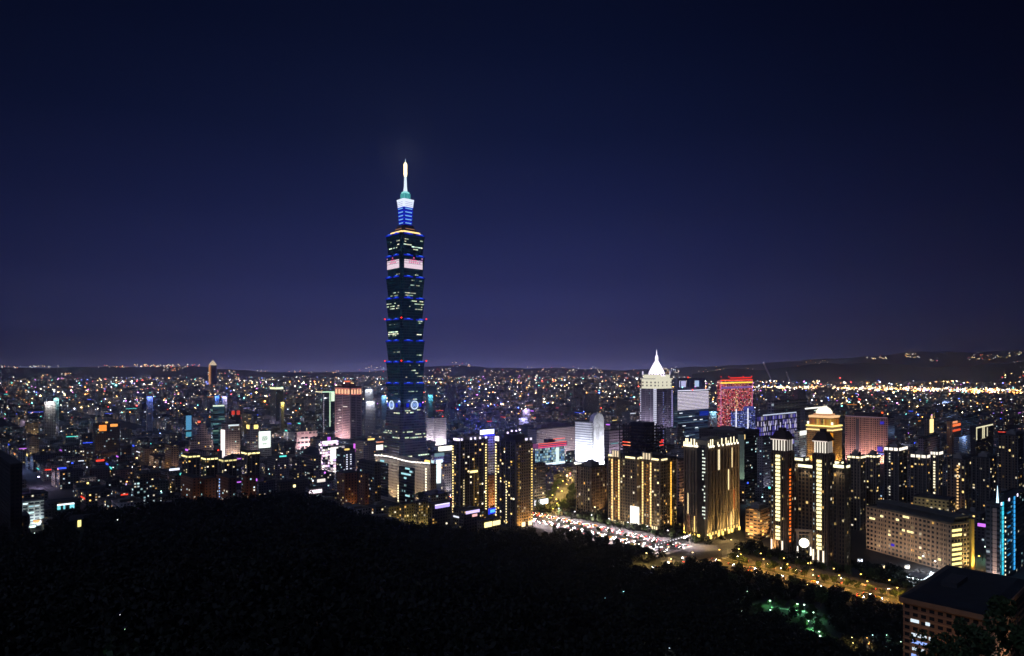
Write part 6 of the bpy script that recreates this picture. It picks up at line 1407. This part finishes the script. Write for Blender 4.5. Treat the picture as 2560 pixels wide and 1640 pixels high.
# ------------------------------------------------------------------ the park at the foot of the hill
PARK = [(1927,1487),(1996,1495),(2013,1497),(2036,1516),(2024,1537),(2051,1567),(2053,1585),(1855,1544),(1928,1516)]
gp = []
for px_, py_ in PARK:
    D = (HC - 5 - 4.5) * F / (py_ - HY); x, y = WX(px_, D), D; gp.append((x, y))
    big = (px_, py_) in ((1927,1487),(1996,1495),(2013,1497),(2053,1585))
    t = street_lamp(x, y, 0, (.25, 1, .4), (215,255,232), 9000 if big else 5000, 'greenish white park lamp among the trees at the hill foot', 'greenish park lamps', s=.5, bs=1.0 if big else .75, est=9)
pa = MB(); line = [gp[i] for i in (0, 1, 2, 3, 4, 5, 6)]
for a, c in zip(line[:-1], line[1:]):
    d = Vector((c[0]-a[0], c[1]-a[1])).normalized(); n2 = Vector((-d.y, d.x)) * 1.6; a = Vector(a) + n2 * 1.5; c = Vector(c) + n2 * 1.5
    q = [(a + n2), (a - n2), (c - n2), (c + n2)]; pa.add([(v.x, v.y, float(hillz(v.x, v.y)) + .12) for v in q], [(0,1,2,3)])
tag(pa.build('path', paint((.25,.27,.24), .9)), kind='structure')
for x, y in gp:
    for _ in range(3):
        a, r = W2.uniform(0, 6.28), W2.uniform(4.5, 10); tree(x + r * math.cos(a), y + r * math.sin(a), 'park tree lit green by the park lamps', 'green lit park trees', s=W2.uniform(.45, .75))
for px_, py_, c, ec, pw in [(2133,1596,GOLDC,(255,236,160),9000),(2136,1610,GOLDC,(255,230,150),9000),(2171,1597,ORANGE,(255,190,110),7000),(2175,1612,ORANGE,(255,170,90),6000),(2256,1607,(.5,1,.6),(210,255,220),1500),(1560,1481,CYANC,(150,235,240),500),(1533,1511,CYANC,(150,225,240),500),(1513,1498,CYANC,(150,225,240),300),
      (1678,1627,WHITEC,(200,225,245),700),(1870,1480,(.6,1,.7),(200,240,215),400),(288,1592,(.3,1,.4),(190,255,190),60),(277,1554,WHITEC,(220,225,230),20),(82,1334,WHITEC,(235,250,240),200),(290,1301,WHITEC,(220,225,225),50),(2185,1590,CYANC,(190,235,240),1200),(2220,1590,(.5,1,.8),(180,240,215),1500)]:
    # stand the lamp on the slope where that line of sight meets the treetops
    D = 60.0
    while D < 900 and HC - (py_ - HY) / F * D > float(hillz(WX(px_, D), D)) + 9: D += 2
    x = WX(px_, D); nm = {ORANGE:'orange', CYANC:'cyan', WHITEC:'white', GOLDC:'golden'}.get(c, 'green')
    wh_ = 'in the park' if px_ > 1800 else ('low on the dark wooded slope, centre' if px_ > 1000 else 'on the dark wooded slope, left')
    t = street_lamp(x, D, 0, c, ec, pw, f'small {nm} lamp {wh_}', f'{nm} lamps {wh_}', s=.5, bs=max(.12, min(.7, D / 500)), est=4); t.location.z = HC - (py_ - HY) / F * D - 5
# forest: one dark mass of crowns over the hill
FP = []
step = 8.0
for X in np.arange(-640, 560, step):
    for Y in np.arange(46, 700, step):
        x, y = X + W2.uniform(-3, 3), Y + W2.uniform(-3, 3)
        if abs(x / y) > .95: continue
        px_ = PX(x, y); D, z = crest(np.array(px_)); hz = float(hillz(x, y))
        off = (Vector((x, y)) - RP).dot(VD); al = (Vector((x, y)) - RP).dot(UD)
        if off > -34: continue
        if (y > D + 130 and px_ < 1400) or (hz < .6 and px_ < 1250 and y > D + 40): continue
        if al > 150 and hz < 1 and px_ < 1200: continue
        if abs((Vector((x, y)) - XP).dot(UD)) < 14 and off > -95: continue
        if px_ > 1780 and min(math.hypot(x - a, y - c) for a, c in gp) < 14: continue
        if px_ > 1820 and y < 455 and W2.random() < .2: continue
        # gaps where a line of sight to a park lamp would be closed
        if any(abs(px_ - q[0]) < 14 and y < c and (HC - hz - 7 * .9) / y * F + HY < q[1] + 6 for q, (a, c) in zip(PARK, gp)): continue
        if math.hypot(x - WX(195, 440), y - 434) < 9 or (abs(px_ - 195) < 24 and 300 < y < 440): continue
        if any(abs((x-t_[0])*t_[4] + (y-t_[1])*t_[5]) < t_[2] and abs(-(x-t_[0])*t_[5] + (y-t_[1])*t_[4]) < t_[3] for t_ in RECT): continue
        FP.append((x, y, hz, y))
for _ in range(900):                                   # planting round the feet of the towers
    p = rd(W2.uniform(-190, 285), W2.uniform(31, 66))
    if abs((p - XP).dot(UD)) < 15: continue
    if any(abs((p.x-t_[0])*t_[4] + (p.y-t_[1])*t_[5]) < t_[2] and abs(-(p.x-t_[0])*t_[5] + (p.y-t_[1])*t_[4]) < t_[3] for t_ in RECT) or W2.random() < .45: continue
    if math.hypot(p.x - WX(2295, 531), p.y - 531) < 14: continue
    FP.append((p.x, p.y, -2.5, 400))
for _ in range(260):
    p = XP2 + VD * W2.uniform(25, 330) + UD * W2.choice([-1, 1]) * W2.uniform(13, 30)
    if any(math.hypot(h_[0] - p.x, h_[1] - p.y) < h_[2] * .95 + 3 for h_ in HERO): continue
    FP.append((p.x, p.y, -2, 400))
print('forest trees', len(FP))
Q = []; LQ = [crown_pts(None, 230, 90 + k, 9.5, 4.6) for k in range(8)]; RL = np.random.default_rng(11)
for x, y, z, D in FP:
    P = LQ[int(RL.integers(0, 8))][: 230 if D > 150 else 230]; a = RL.uniform(0, 6.28); s_ = RL.uniform(.7, 1.15) if D > 60 else .7; c_, s2 = math.cos(a), math.sin(a)
    Pn = np.stack([P[:, 0] * c_ - P[:, 1] * s2, P[:, 0] * s2 + P[:, 1] * c_, P[:, 2]], 1) * s_ + np.array([x, y, z - .5]); Q.append(leaf_quads(Pn, .3 + .5 * min(1, D / 260), RL))
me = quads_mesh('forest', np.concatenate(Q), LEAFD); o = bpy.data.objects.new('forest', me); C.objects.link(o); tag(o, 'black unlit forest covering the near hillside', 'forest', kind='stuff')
hx, hy_ = WX(195, 440), 440.0; hut = tag(empty('house', (hx, hy_, WZ(1310, 440) - 1.5), GA), 'small dark house on the left wooded slope with one yellow lit window', 'house')
m = MB(); m.box(-5, 5, -4, 4, -8, 5); m.build('wall', paint((.08,.08,.07), .8), hut); m = MB(); m.prism([(-5.6,-4.6),(5.6,-4.6),(5.6,4.6),(-5.6,4.6)], 5.01, 7.4, [(-5.6,-.1),(5.6,-.1),(5.6,.1),(-5.6,.1)]); m.build('roof', ROOF, hut)
m = MB(); m.box(-1.0, 1.0, -4.15, -4.01, .4, 4.6); m.build('window', emis((255,240,150), 1.4), hut)
# a few trees one can tell apart
for px_, top, D, k, s_, lab in [(2432, 1566, 150, 1, 1.0, 'black tree silhouette in front of the brick institute facade'), (2330, 1596, 120, 3, .8, 'smaller black tree silhouette at the lower left of the brick institute'),
        (2545, 1520, 110, 4, 1.0, 'black tree silhouette at the right edge before the brick institute'), (2052, 1462, 455, 3, 1.2, 'tall dark conical tree standing between the park and the boulevard'), (1985, 1440, 480, 2, 1.0, 'dark tree beside the boulevard with gold light behind it'),
        (1775, 1420, 545, 1, 1.2, 'dark tree right of the crossing, in front of its golden light'), (1050, 1225, 760, 0, 1.4, 'round dark tree in front of the pale office with glass bays'), (1835, 1428, 520, 0, 1.1, 'dark tree between two gold lit stretches of the boulevard')]:
    x = WX(px_, D); h = (9, 11, 8, 13, 10)[k] * s_ * .98; t = tree(x, D, lab, None, k, s_, WZ(top, D) - h)
    if D < 200:
        t.location.z = WZ(top, D) - h

# ------------------------------------------------------------------ air
m, N, K = newmat('haze_air'); pv = N.new('ShaderNodeVolumePrincipled'); oo = N.new('ShaderNodeOutputMaterial')
pv.inputs['Color'].default_value = (.52, .62, 1, 1); pv.inputs['Density'].default_value = 9.5e-5; pv.inputs['Anisotropy'].default_value = 0.82; K.new(pv.outputs[0], oo.inputs['Volume'])
b = MB(); b.box(-26000, 26000, -450, 19500, -1.4, 1150)
tag(b.build('haze', m), kind='stuff')
